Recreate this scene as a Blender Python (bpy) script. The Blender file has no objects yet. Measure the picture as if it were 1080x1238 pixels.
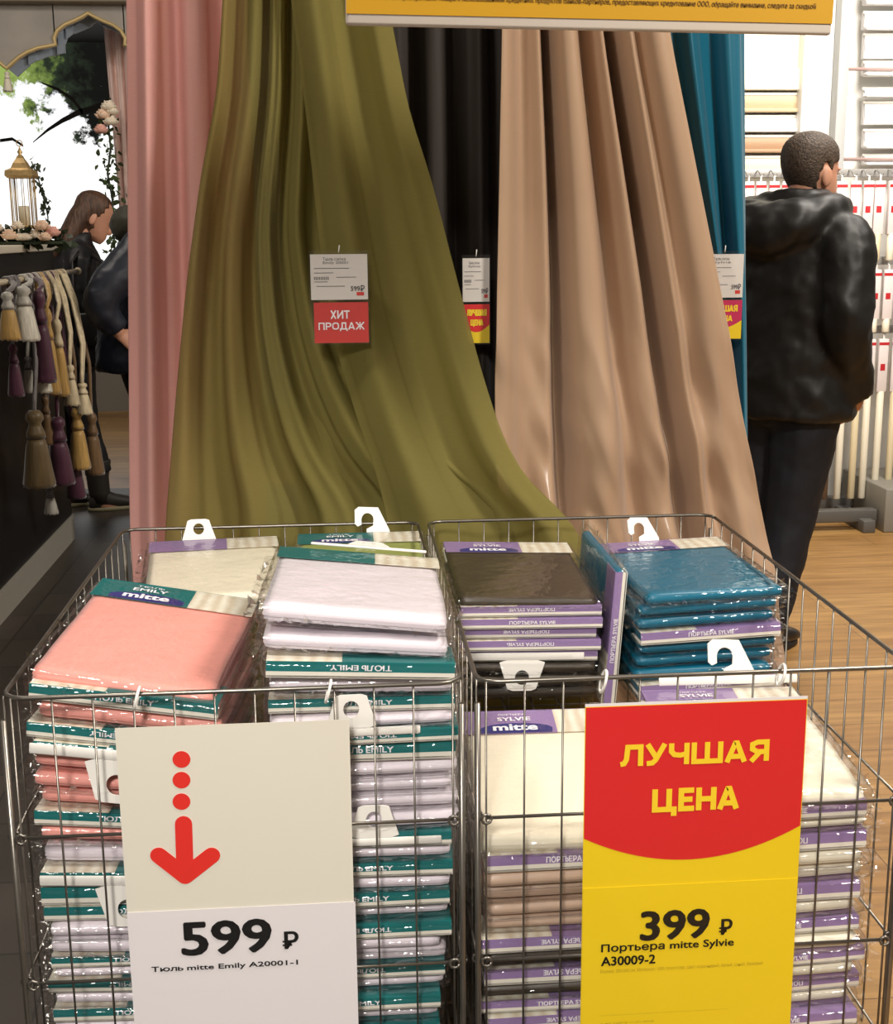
import bpy, bmesh, math, random
from mathutils import Vector, Matrix, noise
random.seed(7)
R = math.radians
SC = bpy.context.scene
COL = SC.collection

# ------------------------------------------------------------------ camera
F_PX, YAW, PITCH, ROLL, CAM_H = 1557.0, R(4.56), R(12.3), R(0.48), 1.41
fw = Vector((math.sin(YAW)*math.cos(PITCH), math.cos(YAW)*math.cos(PITCH), -math.sin(PITCH)))
rt0 = Vector((math.cos(YAW), -math.sin(YAW), 0)); up0 = rt0.cross(fw)
rt = rt0*math.cos(ROLL) - up0*math.sin(ROLL); up = up0*math.cos(ROLL) + rt0*math.sin(ROLL)
CAM = Vector((0, 0, CAM_H))
cd = bpy.data.cameras.new('camera'); cam = bpy.data.objects.new('camera', cd); COL.objects.link(cam)
cam.matrix_world = Matrix(((rt.x, up.x, -fw.x, 0), (rt.y, up.y, -fw.y, 0), (rt.z, up.z, -fw.z, CAM_H), (0, 0, 0, 1)))
cd.sensor_fit = 'HORIZONTAL'; cd.sensor_width = 36; cd.lens = 36*F_PX/1080; cd.clip_start = 0.05
SC.camera = cam

def ray(px, py): return fw*F_PX + rt*(px-540) - up*(py-619)
def atY(px, py, Y): d = ray(px, py); return CAM + d*(Y/d.y)
def atX(px, py, X): d = ray(px, py); return CAM + d*(X/d.x)
def atZ(px, py, Z): d = ray(px, py); return CAM + d*((Z-CAM_H)/d.z)

# ------------------------------------------------------------------ world, lamps, exposure
SC.view_settings.view_transform = 'Standard'; SC.view_settings.look = 'None'
SC.view_settings.gamma = 1; SC.view_settings.exposure = 0.0
SC.view_settings.use_curve_mapping = False
try: SC.cycles.transparent_max_bounces = 32
except Exception: pass
W = bpy.data.worlds.new('world'); SC.world = W; W.use_nodes = True
W.node_tree.nodes['Background'].inputs[0].default_value = (1.0, 0.9, 0.78, 1)
W.node_tree.nodes['Background'].inputs[1].default_value = 0.20

def area(name, loc, target, size, power, col=(1, .9, .78), sy=None):
    l = bpy.data.lights.new(name, 'AREA'); l.energy = power; l.color = col; l.size = size
    if sy: l.shape = 'RECTANGLE'; l.size_y = sy
    o = bpy.data.objects.new(name, l); COL.objects.link(o); o.location = loc
    o.rotation_euler = (Vector(target)-Vector(loc)).to_track_quat('-Z', 'Y').to_euler()
    return o
WARM = (1, .92, .82)
sl_ = bpy.data.lights.new('front_fill_spot', 'SPOT'); sl_.energy = 560; sl_.color = (1, .94, .87); sl_.spot_size = R(42); sl_.spot_blend = .9; sl_.shadow_soft_size = .25  # added fill spot behind the camera, brightens the signs and package fronts
so_ = bpy.data.objects.new('front_fill_spot', sl_); COL.objects.link(so_); so_.location = (-0.5, -1.5, 2.85)
so_.rotation_euler = (Vector((0.15, 1.7, 0.42))-so_.location).to_track_quat('-Z', 'Y').to_euler()
area('ceiling_lamp', (1.9, 0.9, 3.15), (0.7, 2.2, 0.7), 0.35, 85, WARM)
area('ceiling_lamp', (-0.9, 1.3, 3.2), (-0.2, 2.0, 0.5), 0.35, 28, WARM)
area('shelf_lamp', (2.3, 4.6, 3.15), (2.3, 6.2, 1.6), 0.8, 105, (1, .94, .86), 0.8)
area('aisle_lamp', (2.2, 3.3, 3.2), (2.0, 4.0, 0.0), 0.6, 45, WARM)
area('booth_lamp', (-1.9, 5.6, 3.1), (-1.4, 6.0, 1.0), 0.4, 18, WARM)
area('rear_lamp', (-1.2, 8.8, 3.1), (-1.2, 8.8, 0.0), 0.6, 60, WARM)

# ------------------------------------------------------------------ materials
def s2l(c): return tuple(((v/255)/12.92 if v/255 <= .04045 else ((v/255+.055)/1.055)**2.4) for v in c)
MATS = {}
def mat(name, rgb=(200, 200, 200), rough=.6, metal=0, spec=.5, noise_amt=0, noise_scale=20, bump=0, bump_scale=60, sheen=0, emit=None, stretch=None, wave=None):
    if name in MATS: return MATS[name]
    m = bpy.data.materials.new(name); m.use_nodes = True; MATS[name] = m
    nt = m.node_tree; b = nt.nodes['Principled BSDF']
    c = s2l(rgb); b.inputs['Base Color'].default_value = (*c, 1)
    b.inputs['Roughness'].default_value = rough; b.inputs['Metallic'].default_value = metal
    b.inputs['Specular IOR Level'].default_value = spec
    if sheen: b.inputs['Sheen Weight'].default_value = sheen
    if emit: b.inputs['Emission Color'].default_value = (*c, 1); b.inputs['Emission Strength'].default_value = emit
    tc = nt.nodes.new('ShaderNodeTexCoord'); mp = nt.nodes.new('ShaderNodeMapping')
    nt.links.new(tc.outputs['Object'], mp.inputs[0])
    if stretch: mp.inputs['Scale'].default_value = stretch
    if noise_amt:
        n = nt.nodes.new('ShaderNodeTexNoise'); n.inputs['Scale'].default_value = noise_scale; n.inputs['Detail'].default_value = 4
        nt.links.new(mp.outputs[0], n.inputs['Vector'])
        r = nt.nodes.new('ShaderNodeValToRGB'); r.color_ramp.elements[0].position = .3; r.color_ramp.elements[1].position = .7
        r.color_ramp.elements[0].color = (*[v*(1-noise_amt) for v in c], 1); r.color_ramp.elements[1].color = (*[min(1, v*(1+noise_amt)) for v in c], 1)
        nt.links.new(n.outputs[0], r.inputs[0]); nt.links.new(r.outputs[0], b.inputs['Base Color'])
    if bump:
        n2 = nt.nodes.new('ShaderNodeTexNoise'); n2.inputs['Scale'].default_value = bump_scale; n2.inputs['Detail'].default_value = 3
        nt.links.new(mp.outputs[0], n2.inputs['Vector'])
        bp = nt.nodes.new('ShaderNodeBump'); bp.inputs['Strength'].default_value = bump; bp.inputs['Distance'].default_value = .01
        nt.links.new(n2.outputs[0], bp.inputs['Height']); nt.links.new(bp.outputs[0], b.inputs['Normal'])
    return m

def film_mat(name, base=.05, edge=.55, rough=.12, bump=.5, scale=45, tint=(1, 1, 1)):
    if name in MATS: return MATS[name]
    m = bpy.data.materials.new(name); m.use_nodes = True; MATS[name] = m
    nt = m.node_tree; nt.nodes.clear(); N = nt.nodes.new; Lk = nt.links.new
    out = N('ShaderNodeOutputMaterial'); mix = N('ShaderNodeMixShader'); tr = N('ShaderNodeBsdfTransparent'); gl = N('ShaderNodeBsdfGlossy')
    tr.inputs[0].default_value = (*tint, 1); gl.inputs['Roughness'].default_value = rough
    lw = N('ShaderNodeLayerWeight'); lw.inputs[0].default_value = .35
    pw = N('ShaderNodeMath'); pw.operation = 'POWER'; pw.inputs[1].default_value = 2.5; Lk(lw.outputs['Facing'], pw.inputs[0])
    ma = N('ShaderNodeMath'); ma.operation = 'MULTIPLY_ADD'; ma.inputs[1].default_value = edge; ma.inputs[2].default_value = base
    Lk(pw.outputs[0], ma.inputs[0]); Lk(ma.outputs[0], mix.inputs[0])
    if bump:
        tc = N('ShaderNodeTexCoord'); n = N('ShaderNodeTexNoise'); n.inputs['Scale'].default_value = scale; n.inputs['Detail'].default_value = 3
        Lk(tc.outputs['Object'], n.inputs['Vector'])
        bp = N('ShaderNodeBump'); bp.inputs['Strength'].default_value = bump; bp.inputs['Distance'].default_value = .01
        Lk(n.outputs[0], bp.inputs['Height']); Lk(bp.outputs[0], gl.inputs['Normal']); Lk(bp.outputs[0], lw.inputs['Normal'])
    Lk(tr.outputs[0], mix.inputs[1]); Lk(gl.outputs[0], mix.inputs[2]); Lk(mix.outputs[0], out.inputs[0])
    return m

def sheer_mat(name, rgb, clear=.25, trans=.35):
    if name in MATS: return MATS[name]
    m = bpy.data.materials.new(name); m.use_nodes = True; MATS[name] = m
    nt = m.node_tree; nt.nodes.clear(); N = nt.nodes.new; Lk = nt.links.new; c = (*s2l(rgb), 1)
    out = N('ShaderNodeOutputMaterial'); a = N('ShaderNodeMixShader'); b = N('ShaderNodeMixShader')
    d = N('ShaderNodeBsdfDiffuse'); t = N('ShaderNodeBsdfTranslucent'); tr = N('ShaderNodeBsdfTransparent')
    tc = N('ShaderNodeTexCoord'); mp = N('ShaderNodeMapping'); mp.inputs['Scale'].default_value = (60, 60, 900)
    n = N('ShaderNodeTexNoise'); n.inputs['Scale'].default_value = 1; Lk(tc.outputs['Object'], mp.inputs[0]); Lk(mp.outputs[0], n.inputs[0])
    r = N('ShaderNodeValToRGB'); r.color_ramp.elements[0].color = (*[v*.9 for v in c[:3]], 1); r.color_ramp.elements[1].color = (*[min(1, v*1.1) for v in c[:3]], 1)
    Lk(n.outputs[0], r.inputs[0]); Lk(r.outputs[0], d.inputs[0]); t.inputs[0].default_value = c; tr.inputs[0].default_value = (*[.5+.5*v for v in c[:3]], 1)
    a.inputs[0].default_value = trans; b.inputs[0].default_value = clear
    Lk(d.outputs[0], a.inputs[1]); Lk(t.outputs[0], a.inputs[2]); Lk(a.outputs[0], b.inputs[1]); Lk(tr.outputs[0], b.inputs[2]); Lk(b.outputs[0], out.inputs[0])
    return m

# ------------------------------------------------------------------ mesh builder
class MB:
    def __init__(s): s.v = []; s.f = []; s.m = []; s.sm = []
    def add(s, vs, fs, mi=0, smooth=True):
        o = len(s.v); s.v += [tuple(v) for v in vs]
        for f in fs: s.f.append([i+o for i in f]); s.m.append(mi); s.sm.append(smooth)
        return s
    def box(s, lo, hi, mi=0):
        (a, b, c), (d, e, f) = lo, hi
        return s.add([(a, b, c), (d, b, c), (d, e, c), (a, e, c), (a, b, f), (d, b, f), (d, e, f), (a, e, f)],
                     [(3, 2, 1, 0), (4, 5, 6, 7), (0, 1, 5, 4), (1, 2, 6, 5), (2, 3, 7, 6), (3, 0, 4, 7)], mi, False)
    def bbox(s, lo, hi, r=.004, mi=0, seg=2):
        bm = bmesh.new(); bmesh.ops.create_cube(bm, size=1)
        for v in bm.verts: v.co = Vector([lo[i]+(v.co[i]+.5)*(hi[i]-lo[i]) for i in range(3)])
        bmesh.ops.bevel(bm, geom=bm.edges[:], offset=r, segments=seg, affect='EDGES', profile=.5)
        s.frombm(bm, mi); return s
    def frombm(s, bm, mi=0, smooth=True):
        bm.verts.index_update(); s.add([v.co[:] for v in bm.verts], [[v.index for v in f.verts] for f in bm.faces], mi, smooth); bm.free()
    def tube(s, pts, r, n=8, mi=0, cap=True):
        pts = [Vector(p) for p in pts]; rs = r if isinstance(r, (list, tuple)) else [r]*len(pts)
        rings = []; prev = None
        for i, p in enumerate(pts):
            t = (pts[min(i+1, len(pts)-1)]-pts[max(i-1, 0)]).normalized()
            if prev is None:
                a = Vector((0, 0, 1)) if abs(t.z) < .9 else Vector((1, 0, 0)); u = t.cross(a).normalized()
            else: u = (prev - t*prev.dot(t)).normalized()
            prev = u; w = t.cross(u)
            rings.append([p+(u*math.cos(2*math.pi*k/n)+w*math.sin(2*math.pi*k/n))*rs[i] for k in range(n)])
        return s.loft(rings, mi, cap)
    def loft(s, rings, mi=0, cap=True, close=True, smooth=True):
        n = len(rings[0]); vs = [q for rg in rings for q in rg]; fs = []
        for i in range(len(rings)-1):
            for k in range(n if close else n-1):
                k2 = (k+1) % n; fs.append((i*n+k, i*n+k2, (i+1)*n+k2, (i+1)*n+k))
        if cap: fs.append(tuple(range(n-1, -1, -1))); fs.append(tuple(range((len(rings)-1)*n, len(rings)*n)))
        return s.add(vs, fs, mi, smooth)
    def lathe(s, prof, c=(0, 0, 0), n=16, mi=0):
        return s.loft([[(c[0]+r*math.cos(2*math.pi*k/n), c[1]+r*math.sin(2*math.pi*k/n), c[2]+z) for k in range(n)] for r, z in prof], mi)
    def grid(s, fn, nu, nv, mi=0, smooth=True):
        vs = [fn(i/nu, j/nv) for j in range(nv+1) for i in range(nu+1)]
        fs = [(j*(nu+1)+i, j*(nu+1)+i+1, (j+1)*(nu+1)+i+1, (j+1)*(nu+1)+i) for j in range(nv) for i in range(nu)]
        return s.add(vs, fs, mi, smooth)
    def prism(s, pts, y0, y1, mi=0):          # outline in XZ extruded along Y (outline as seen from -Y)
        n = len(pts)
        return s.add([(x, y0, z) for x, z in pts]+[(x, y1, z) for x, z in pts],
                     [tuple(range(n)), tuple(range(2*n-1, n-1, -1))]+[(i+n, (i+1) % n+n, (i+1) % n, i) for i in range(n)], mi, False)
    def plate_hole(s, outer, inner, y0, y1, mi=0):
        n = len(outer)
        vs = [(x, y0, z) for x, z in outer]+[(x, y0, z) for x, z in inner]+[(x, y1, z) for x, z in outer]+[(x, y1, z) for x, z in inner]
        fs = []
        for i in range(n):
            j = (i+1) % n
            fs += [(i, j, n+j, n+i), (2*n+j, 2*n+i, 3*n+i, 3*n+j), (i, 2*n+i, 2*n+j, j), (n+i, n+j, 3*n+j, 3*n+i)]
        return s.add(vs, fs, mi, False)
    def ell(s, c, r, mi=0, n=14, m=9, rot=None):
        rings = []
        for j in range(m+1):
            a = math.pi*(j+.02)/(m+.04)
            rg = []
            for k in range(n):
                p = Vector((r[0]*math.sin(a)*math.cos(2*math.pi*k/n), r[1]*math.sin(a)*math.sin(2*math.pi*k/n), -r[2]*math.cos(a)))
                if rot: p = rot @ p
                rg.append(Vector(c)+p)
            rings.append(rg)
        return s.loft(rings, mi)
    def mesh(s, name, mats):
        me = bpy.data.meshes.new(name); me.from_pydata(s.v, [], s.f)
        for m in (mats if isinstance(mats, (list, tuple)) else [mats]): me.materials.append(m)
        me.polygons.foreach_set('material_index', s.m); me.polygons.foreach_set('use_smooth', s.sm)
        bm = bmesh.new(); bm.from_mesh(me); bmesh.ops.recalc_face_normals(bm, faces=bm.faces[:]); bm.to_mesh(me); bm.free()
        return me

def link(name, data, parent=None, loc=None):
    o = bpy.data.objects.new(name, data); COL.objects.link(o)
    if parent: o.parent = parent
    if loc: o.location = loc
    return o
def obj(name, mb, mats, parent=None, loc=None):
    return link(name, mb.mesh(name, mats) if isinstance(mb, MB) else mb, parent, loc)
def tag(o, label=None, cat=None, group=None, kind=None):
    if label: o['label'] = label
    if cat: o['category'] = cat
    if group: o['group'] = group
    if kind: o['kind'] = kind
    return o
def thing(name, label, cat, loc=(0, 0, 0), rz=0, group=None):
    o = link(name, None, None, loc); o.rotation_euler = (0, 0, rz); o.empty_display_size = .05
    return tag(o, label, cat, group)
def copy_tree(o, parent=None):
    c = o.copy(); COL.objects.link(c); c.parent = parent
    for ch in list(o.children): copy_tree(ch, c)
    return c
def remesh(o, vox, smooth=3, disp=None):
    m = o.modifiers.new('remesh', 'REMESH'); m.mode = 'VOXEL'; m.voxel_size = vox; m.use_smooth_shade = True
    if smooth: s = o.modifiers.new('smooth', 'SMOOTH'); s.iterations = smooth; s.factor = .5
    if disp:
        t = bpy.data.textures.new(o.name+'_wrinkle', 'CLOUDS'); t.noise_scale = disp[1]; t.noise_depth = 2
        d = o.modifiers.new('wrinkle', 'DISPLACE'); d.texture = t; d.strength = disp[0]; d.mid_level = .5; d.texture_coords = 'LOCAL'
    return o

# text meshes: flat lettering in the XZ plane facing -Y, fitted to a box
TXT = {}
def text_raw(s, bold=0):
    k = s
    if k in TXT: return TXT[k]
    if len(s) > 1 and ('ь' in s or 'Ь' in s):            # the soft sign is put together from a bowl and a stem
        vs, fs, cur = [], [], 0.0; gap = .09
        buf = ''; bits = []
        for ch in s:
            if ch in 'ьЬ': bits += [buf, ch]; buf = ''
            else: buf += ch
        for b_ in bits+[buf]:
            if not b_: continue
            low = b_ == 'ь' or (b_ == 'Ь')
            v, f, a, b, c, d = text_raw('b' if b_ in 'ьЬ' else b_)
            sy = 1.0
            if b_ in 'ьЬ': ref = text_raw('н' if b_ == 'ь' else 'Н'); sy = (ref[5]-ref[4])/(d-c)
            if b_.startswith(' '): cur += .22
            o = len(vs); vs += [(p[0]-a+cur, (p[1]-c)*sy if b_ in 'ьЬ' else p[1], 0) for p in v]; fs += [[i+o for i in q] for q in f]
            cur += (b-a)+gap+(.25 if b_.endswith(' ') else 0)
        xs = [v[0] for v in vs]; ys = [v[1] for v in vs]; TXT[k] = (vs, fs, min(xs), max(xs), min(ys), max(ys)); return TXT[k]
    cu = bpy.data.curves.new('lettering', 'FONT'); cu.body = s; cu.size = 1; cu.offset = 0; cu.extrude = 0; cu.resolution_u = 3
    o = bpy.data.objects.new('lettering_source', cu); COL.objects.link(o)
    bpy.context.view_layer.update()
    me = bpy.data.meshes.new_from_object(o.evaluated_get(bpy.context.evaluated_depsgraph_get()))
    vs = [v.co[:] for v in me.vertices]; fs = [list(p.vertices) for p in me.polygons]
    bpy.data.objects.remove(o); bpy.data.curves.remove(cu); bpy.data.meshes.remove(me)
    xs = [v[0] for v in vs]; ys = [v[1] for v in vs]
    TXT[k] = (vs, fs, min(xs), max(xs), min(ys), max(ys)); return TXT[k]
def text(mb, s, x0, x1, z0, z1, y, bold=0, mi=0, frame=None, nrm=(0, -1, 0)):
    vs, fs, a, b, c, d = text_raw(s, bold)
    kx, kz = (x1-x0)/(b-a), (z1-z0)/(d-c); q = bold*abs(kz)
    for step, (dx, dz) in enumerate([(0, 0)] if not bold else [(-q, 0), (q, 0), (-q*.5, q*.6), (q*.5, q*.6), (-q*.5, -q*.6), (q*.5, -q*.6)]):
        st = .0001*step
        pts = []
        for v in vs:
            fx = x0+(v[0]-a)*kx+dx; fz = z0+(v[1]-c)*kz+dz
            p_ = frame(fx, fz) if frame else (fx, y, fz); pts.append((p_[0]+nrm[0]*st, p_[1]+nrm[1]*st, p_[2]+nrm[2]*st))
        mb.add(pts, fs, mi, False)

# heavy block capitals for the slogans, drawn stroke by stroke
GL = {'Л': (.78, [[(.0, .1), (.12, .13), (.2, .32), (.24, .9), (.68, .9), (.68, 0)]]), 'У': (.74, [[(.08, 1), (.38, .36)], [(.66, 1), (.36, .26), (.25, .12), (.06, .1)]]),
 'Ч': (.72, [[(.1, 1), (.1, .62), (.2, .47), (.4, .43), (.62, .5)], [(.62, 1), (.62, 0)]]), 'Ш': (1.1, [[(.1, 1), (.1, .1), (1.0, .1), (1.0, 1)], [(.55, 1), (.55, .1)]]),
 'А': (.76, [[(.08, 0), (.35, .9), (.41, .9), (.68, 0)], [(.2, .27), (.56, .27)]]), 'Я': (.72, [[(.62, 0), (.62, .9), (.3, .9), (.13, .8), (.13, .58), (.3, .45), (.62, .45)], [(.4, .45), (.1, 0)]]),
 'Ц': (.88, [[(.1, 1), (.1, .1), (.78, .1), (.78, -.2)], [(.6, 1), (.6, .1)]]), 'Е': (.58, [[(.55, .9), (.1, .9), (.1, .1), (.57, .1)], [(.1, .51), (.5, .51)]]),
 'Н': (.72, [[(.1, 0), (.1, 1)], [(.62, 0), (.62, 1)], [(.1, .5), (.62, .5)]]), 'Х': (.7, [[(.08, 0), (.6, 1)], [(.08, 1), (.6, 0)]]), 'И': (.74, [[(.1, 1), (.1, 0)], [(.64, 1), (.64, 0)], [(.1, .1), (.64, .9)]]),
 'Т': (.66, [[(0, .9), (.66, .9)], [(.33, .9), (.33, 0)]]), 'П': (.72, [[(.1, 0), (.1, .9), (.62, .9), (.62, 0)]]), 'Р': (.66, [[(.1, 0), (.1, .9), (.4, .9), (.57, .8), (.57, .56), (.4, .44), (.1, .44)]]),
 'О': (.8, [[(.1, .5), (.1, .7), (.2, .86), (.4, .9), (.6, .86), (.7, .7), (.7, .3), (.6, .14), (.4, .1), (.2, .14), (.1, .3), (.1, .5)]]), 'Д': (.84, [[(.16, .1), (.25, .3), (.27, .9), (.64, .9), (.64, .1)], [(.07, -.18), (.07, .1), (.77, .1), (.77, -.18)]]),
 'Ж': (1.0, [[(.5, 0), (.5, 1)], [(.07, 1), (.42, .52), (.07, 0)], [(.93, 1), (.58, .52), (.93, 0)]])}
def block(mb, st, x0, x1, z0, z1, y, t=.235, mi=0):
    gap = .05; tot = sum(GL[c][0] for c in st)+gap*(len(st)-1); kx = (x1-x0)/tot; kz = z1-z0; cx = 0
    for c in st:
        n_ = 0
        for pl in GL[c][1]:
            P = [Vector((x0+(cx+p[0])*kx, z0+p[1]*kz)) for p in pl]; hw = t*kz*.5; lo = []; hi = []; n_ += 1
            for i, p in enumerate(P):
                d0 = (P[i]-P[i-1]).normalized() if i else (P[1]-P[0]).normalized(); d1 = (P[i+1]-P[i]).normalized() if i < len(P)-1 else d0
                nn = Vector((-d0.y-d1.y, d0.x+d1.x)); nn.normalize(); k = hw/max(.45, nn.dot(Vector((-d0.y, d0.x))))
                lo.append(p-nn*k); hi.append(p+nn*k)
            for i in range(len(P)-1):
                yy = y-.0002*n_-.0001*(i % 2)-.00003*i
                mb.add([(q.x, yy, q.y) for q in (lo[i], lo[i+1], hi[i+1], hi[i])], [(0, 1, 2, 3)], mi, False)
        cx += GL[c][0]+gap
ORD = ['topmost', 'second', 'third', 'fourth', 'fifth', 'sixth', 'seventh', 'eighth', 'ninth', 'tenth', 'eleventh', 'twelfth', 'thirteenth', 'fourteenth', 'fifteenth', 'sixteenth', 'seventeenth', 'eighteenth', 'nineteenth', 'twentieth', 'twenty-first', 'twenty-second', 'twenty-third', 'twenty-fourth', 'twenty-fifth', 'twenty-sixth', 'twenty-seventh', 'twenty-eighth', 'twenty-ninth', 'thirtieth']

# ================================================================== SETTING
def wood_mat():
    m = mat('wood_floor', (190, 140, 82), .38); nt = m.node_tree; N = nt.nodes.new; Lk = nt.links.new; b = nt.nodes['Principled BSDF']
    tc = N('ShaderNodeTexCoord'); br = N('ShaderNodeTexBrick'); br.inputs['Scale'].default_value = 1
    br.inputs['Brick Width'].default_value = 1.2; br.inputs['Row Height'].default_value = .19; br.inputs['Mortar Size'].default_value = .0015
    br.inputs['Color1'].default_value = (*s2l((188, 146, 88)), 1); br.inputs['Color2'].default_value = (*s2l((170, 127, 73)), 1); br.inputs['Mortar'].default_value = (*s2l((110, 75, 40)), 1)
    Lk(tc.outputs['Object'], br.inputs['Vector'])
    mp = N('ShaderNodeMapping'); mp.inputs['Scale'].default_value = (1.3, 14, 1); n = N('ShaderNodeTexNoise'); n.inputs['Scale'].default_value = 2.2; n.inputs['Detail'].default_value = 6
    Lk(tc.outputs['Object'], mp.inputs[0]); Lk(mp.outputs[0], n.inputs['Vector'])
    r = N('ShaderNodeValToRGB'); r.color_ramp.elements[0].position = .3; r.color_ramp.elements[0].color = (.5, .45, .4, 1); r.color_ramp.elements[1].position = .65; r.color_ramp.elements[1].color = (1, 1, 1, 1)
    Lk(n.outputs[0], r.inputs[0]); mx = N('ShaderNodeMixRGB'); mx.blend_type = 'MULTIPLY'; mx.inputs[0].default_value = .8
    Lk(br.outputs[0], mx.inputs[1]); Lk(r.outputs[0], mx.inputs[2]); Lk(mx.outputs[0], b.inputs['Base Color']); return m
def tile_mat():
    m = mat('dark_tile', (70, 62, 54), .45); nt = m.node_tree; N = nt.nodes.new; Lk = nt.links.new; b = nt.nodes['Principled BSDF']
    tc = N('ShaderNodeTexCoord'); br = N('ShaderNodeTexBrick'); br.offset = 0; br.inputs['Scale'].default_value = 1
    br.inputs['Brick Width'].default_value = .3; br.inputs['Row Height'].default_value = .3; br.inputs['Mortar Size'].default_value = .004
    br.inputs['Color1'].default_value = (*s2l((76, 68, 60)), 1); br.inputs['Color2'].default_value = (*s2l((64, 57, 51)), 1); br.inputs['Mortar'].default_value = (*s2l((45, 40, 36)), 1)
    Lk(tc.outputs['Object'], br.inputs['Vector']); Lk(br.outputs[0], b.inputs['Base Color']); return m
fl = MB()
fl.add([(-6, -2, 0), (.55, -2, 0), (.55, 7.3, 0), (-6, 7.3, 0)], [(0, 1, 2, 3)], 1, False)
fl.add([(.55, -2, 0), (7, -2, 0), (7, 7.3, 0), (.55, 7.3, 0)], [(0, 1, 2, 3)], 0, False)
fl.add([(-6, 7.3, 0), (7, 7.3, 0), (7, 11, 0), (-6, 11, 0)], [(0, 1, 2, 3)], 0, False)
tag(obj('floor', fl, [wood_mat(), tile_mat()]), kind='structure')
tag(obj('ceiling', MB().box((-6, -2, 3.3), (7, 11, 3.36)), mat('ceiling_grey', (120, 116, 110), .9)), kind='structure')
tag(obj('wall_back', MB().box((-6, 10.6, 0), (7, 10.75, 3.3)), mat('back_wall_grey', (120, 112, 102), .8)), kind='structure')
tag(obj('wall_right', MB().box((1.55, 6.32, 0), (4.6, 6.42, 3.3)), mat('white_wall', (232, 230, 224), .7)), kind='structure')
tag(obj('trim_1', MB().bbox((2.195, 6.2, 0), (2.36, 6.318, 3.3), .006), mat('white_post', (236, 236, 232), .5)), 'tall white upright between the two blind displays', kind='structure')
tag(obj('trim_2', MB().bbox((2.335, 6.12, 0), (2.385, 6.195, 3.3), .004), mat('grey_post', (180, 180, 178), .5)), 'narrow grey upright in front of the white one', kind='structure')

# ================================================================== WIRE BASKETS
steel = mat('basket_steel', (126, 121, 113), .32, .85, noise_amt=.1, noise_scale=30)
YF, YB, RIM = 1.655, 2.65, .81
ROWS = [.61, .39, .22]
def basket(x0, x1, label, shelf_z):
    t = thing('wire_basket', label, 'basket', ((x0+x1)/2, (YF+YB)/2, 0), 0, 'wire sale baskets')
    hx, hy = (x1-x0)/2, (YB-YF)/2; c = .03
    def rect(z, r=c):
        pts = []
        for sx, sy, a0 in ((1, 1, 0), (-1, 1, 90), (-1, -1, 180), (1, -1, 270)):
            for k in range(4):
                a = R(a0+k*30); pts.append((sx*(hx-r)+r*math.cos(a), sy*(hy-r)+r*math.sin(a), z))
        return pts+[pts[0]]
    rr = MB(); rr.tube(rect(RIM), .0034, 8); obj('top_rim', rr, steel, t)
    def side(name, a, b, n):
        m = MB(); a = Vector(a); b = Vector(b)
        for i in range(n+1):
            p = a.lerp(b, i/n); m.tube([(p.x, p.y, .2), (p.x, p.y, RIM)], .0016, 6)
        for z in ROWS: m.tube([(a.x, a.y, z), (b.x, b.y, z)], .0024, 6)
        for z in ROWS[:2]:
            for p in (a, b):
                m.tube([(p.x+.007*math.cos(k*math.pi/4), p.y-.004, z+.007*math.sin(k*math.pi/4)) for k in range(9)], .0022, 6)
        return obj(name, m, steel, t)
    side('front_panel', (-hx+.012, -hy, 0), (hx-.012, -hy, 0), 11)
    side('back_panel', (-hx+.012, hy, 0), (hx-.012, hy, 0), 11)
    side('side_panel', (-hx, -hy+.012, 0), (-hx, hy-.012, 0), 14)
    side('side_panel', (hx, -hy+.012, 0), (hx, hy-.012, 0), 14)
    b = MB()
    for i in range(12): x = -hx+.01+(2*hx-.02)*i/11; b.tube([(x, -hy, .2), (x, hy, .2)], .0018, 6)
    for i in range(6): y = -hy+2*hy*i/5; b.tube([(-hx, y, .196), (hx, y, .196)], .0024, 6)
    obj('base_grid', b, steel, t)
    s = MB()
    for i in range(12): x = -hx+.01+(2*hx-.02)*i/11; s.tube([(x, hy-.46, shelf_z), (x, hy-.004, shelf_z)], .0018, 6)
    for y in (hy-.46, hy-.23, hy-.008): s.tube([(-hx, y, shelf_z-.004), (hx, y, shelf_z-.004)], .0024, 6)
    obj('inner_shelf', s, steel, t)
    for sx in (-1, 1):
        for sy in (-1, 1):
            l = MB(); l.tube([(sx*hx, sy*hy, .003), (sx*hx, sy*hy, RIM-.03)], .0045, 8); l.lathe([(.009, 0), (.009, .012), (.0045, .016)], (sx*hx, sy*hy, 0)); obj('leg', l, steel, t)
    return t
basket(-.462, .150, 'steel wire basket holding pink and white curtain packages behind the arrow price sign', .70)
basket(.172, .782, 'steel wire basket holding brown, cream and blue curtain packages behind the yellow price sign', .53)

# ================================================================== CURTAIN PACKAGES
PW, PD, PH, HW = .265, .36, .025, .072                    # HW: how far the card reaches over the top
FAB = dict(
    pink=mat('pink_tulle', (236, 158, 146), .6, sheen=.2, bump=.15, bump_scale=25),
    white=mat('white_tulle', (226, 216, 224), .5, sheen=.3, bump=.15, bump_scale=18),
    green=mat('green_tulle', (140, 150, 62), .6, sheen=.2),
    cream=mat('cream_satin', (236, 228, 206), .42, bump=.12, bump_scale=16),
    tan=mat('tan_satin_pack', (196, 168, 146), .4, bump=.12, bump_scale=16),
    brown=mat('brown_satin_pack', (62, 54, 44), .4, bump=.1, bump_scale=12),
    teal=mat('teal_satin_pack', (8, 104, 132), .36, bump=.15, bump_scale=14))
HDR = dict(teal=mat('teal_card', (16, 106, 106), .45), purple=mat('purple_card', (142, 118, 164), .45))
CARDW = mat('white_card', (226, 221, 208), .5)
PLAST = mat('hanger_plastic', (232, 229, 222), .4)
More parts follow.
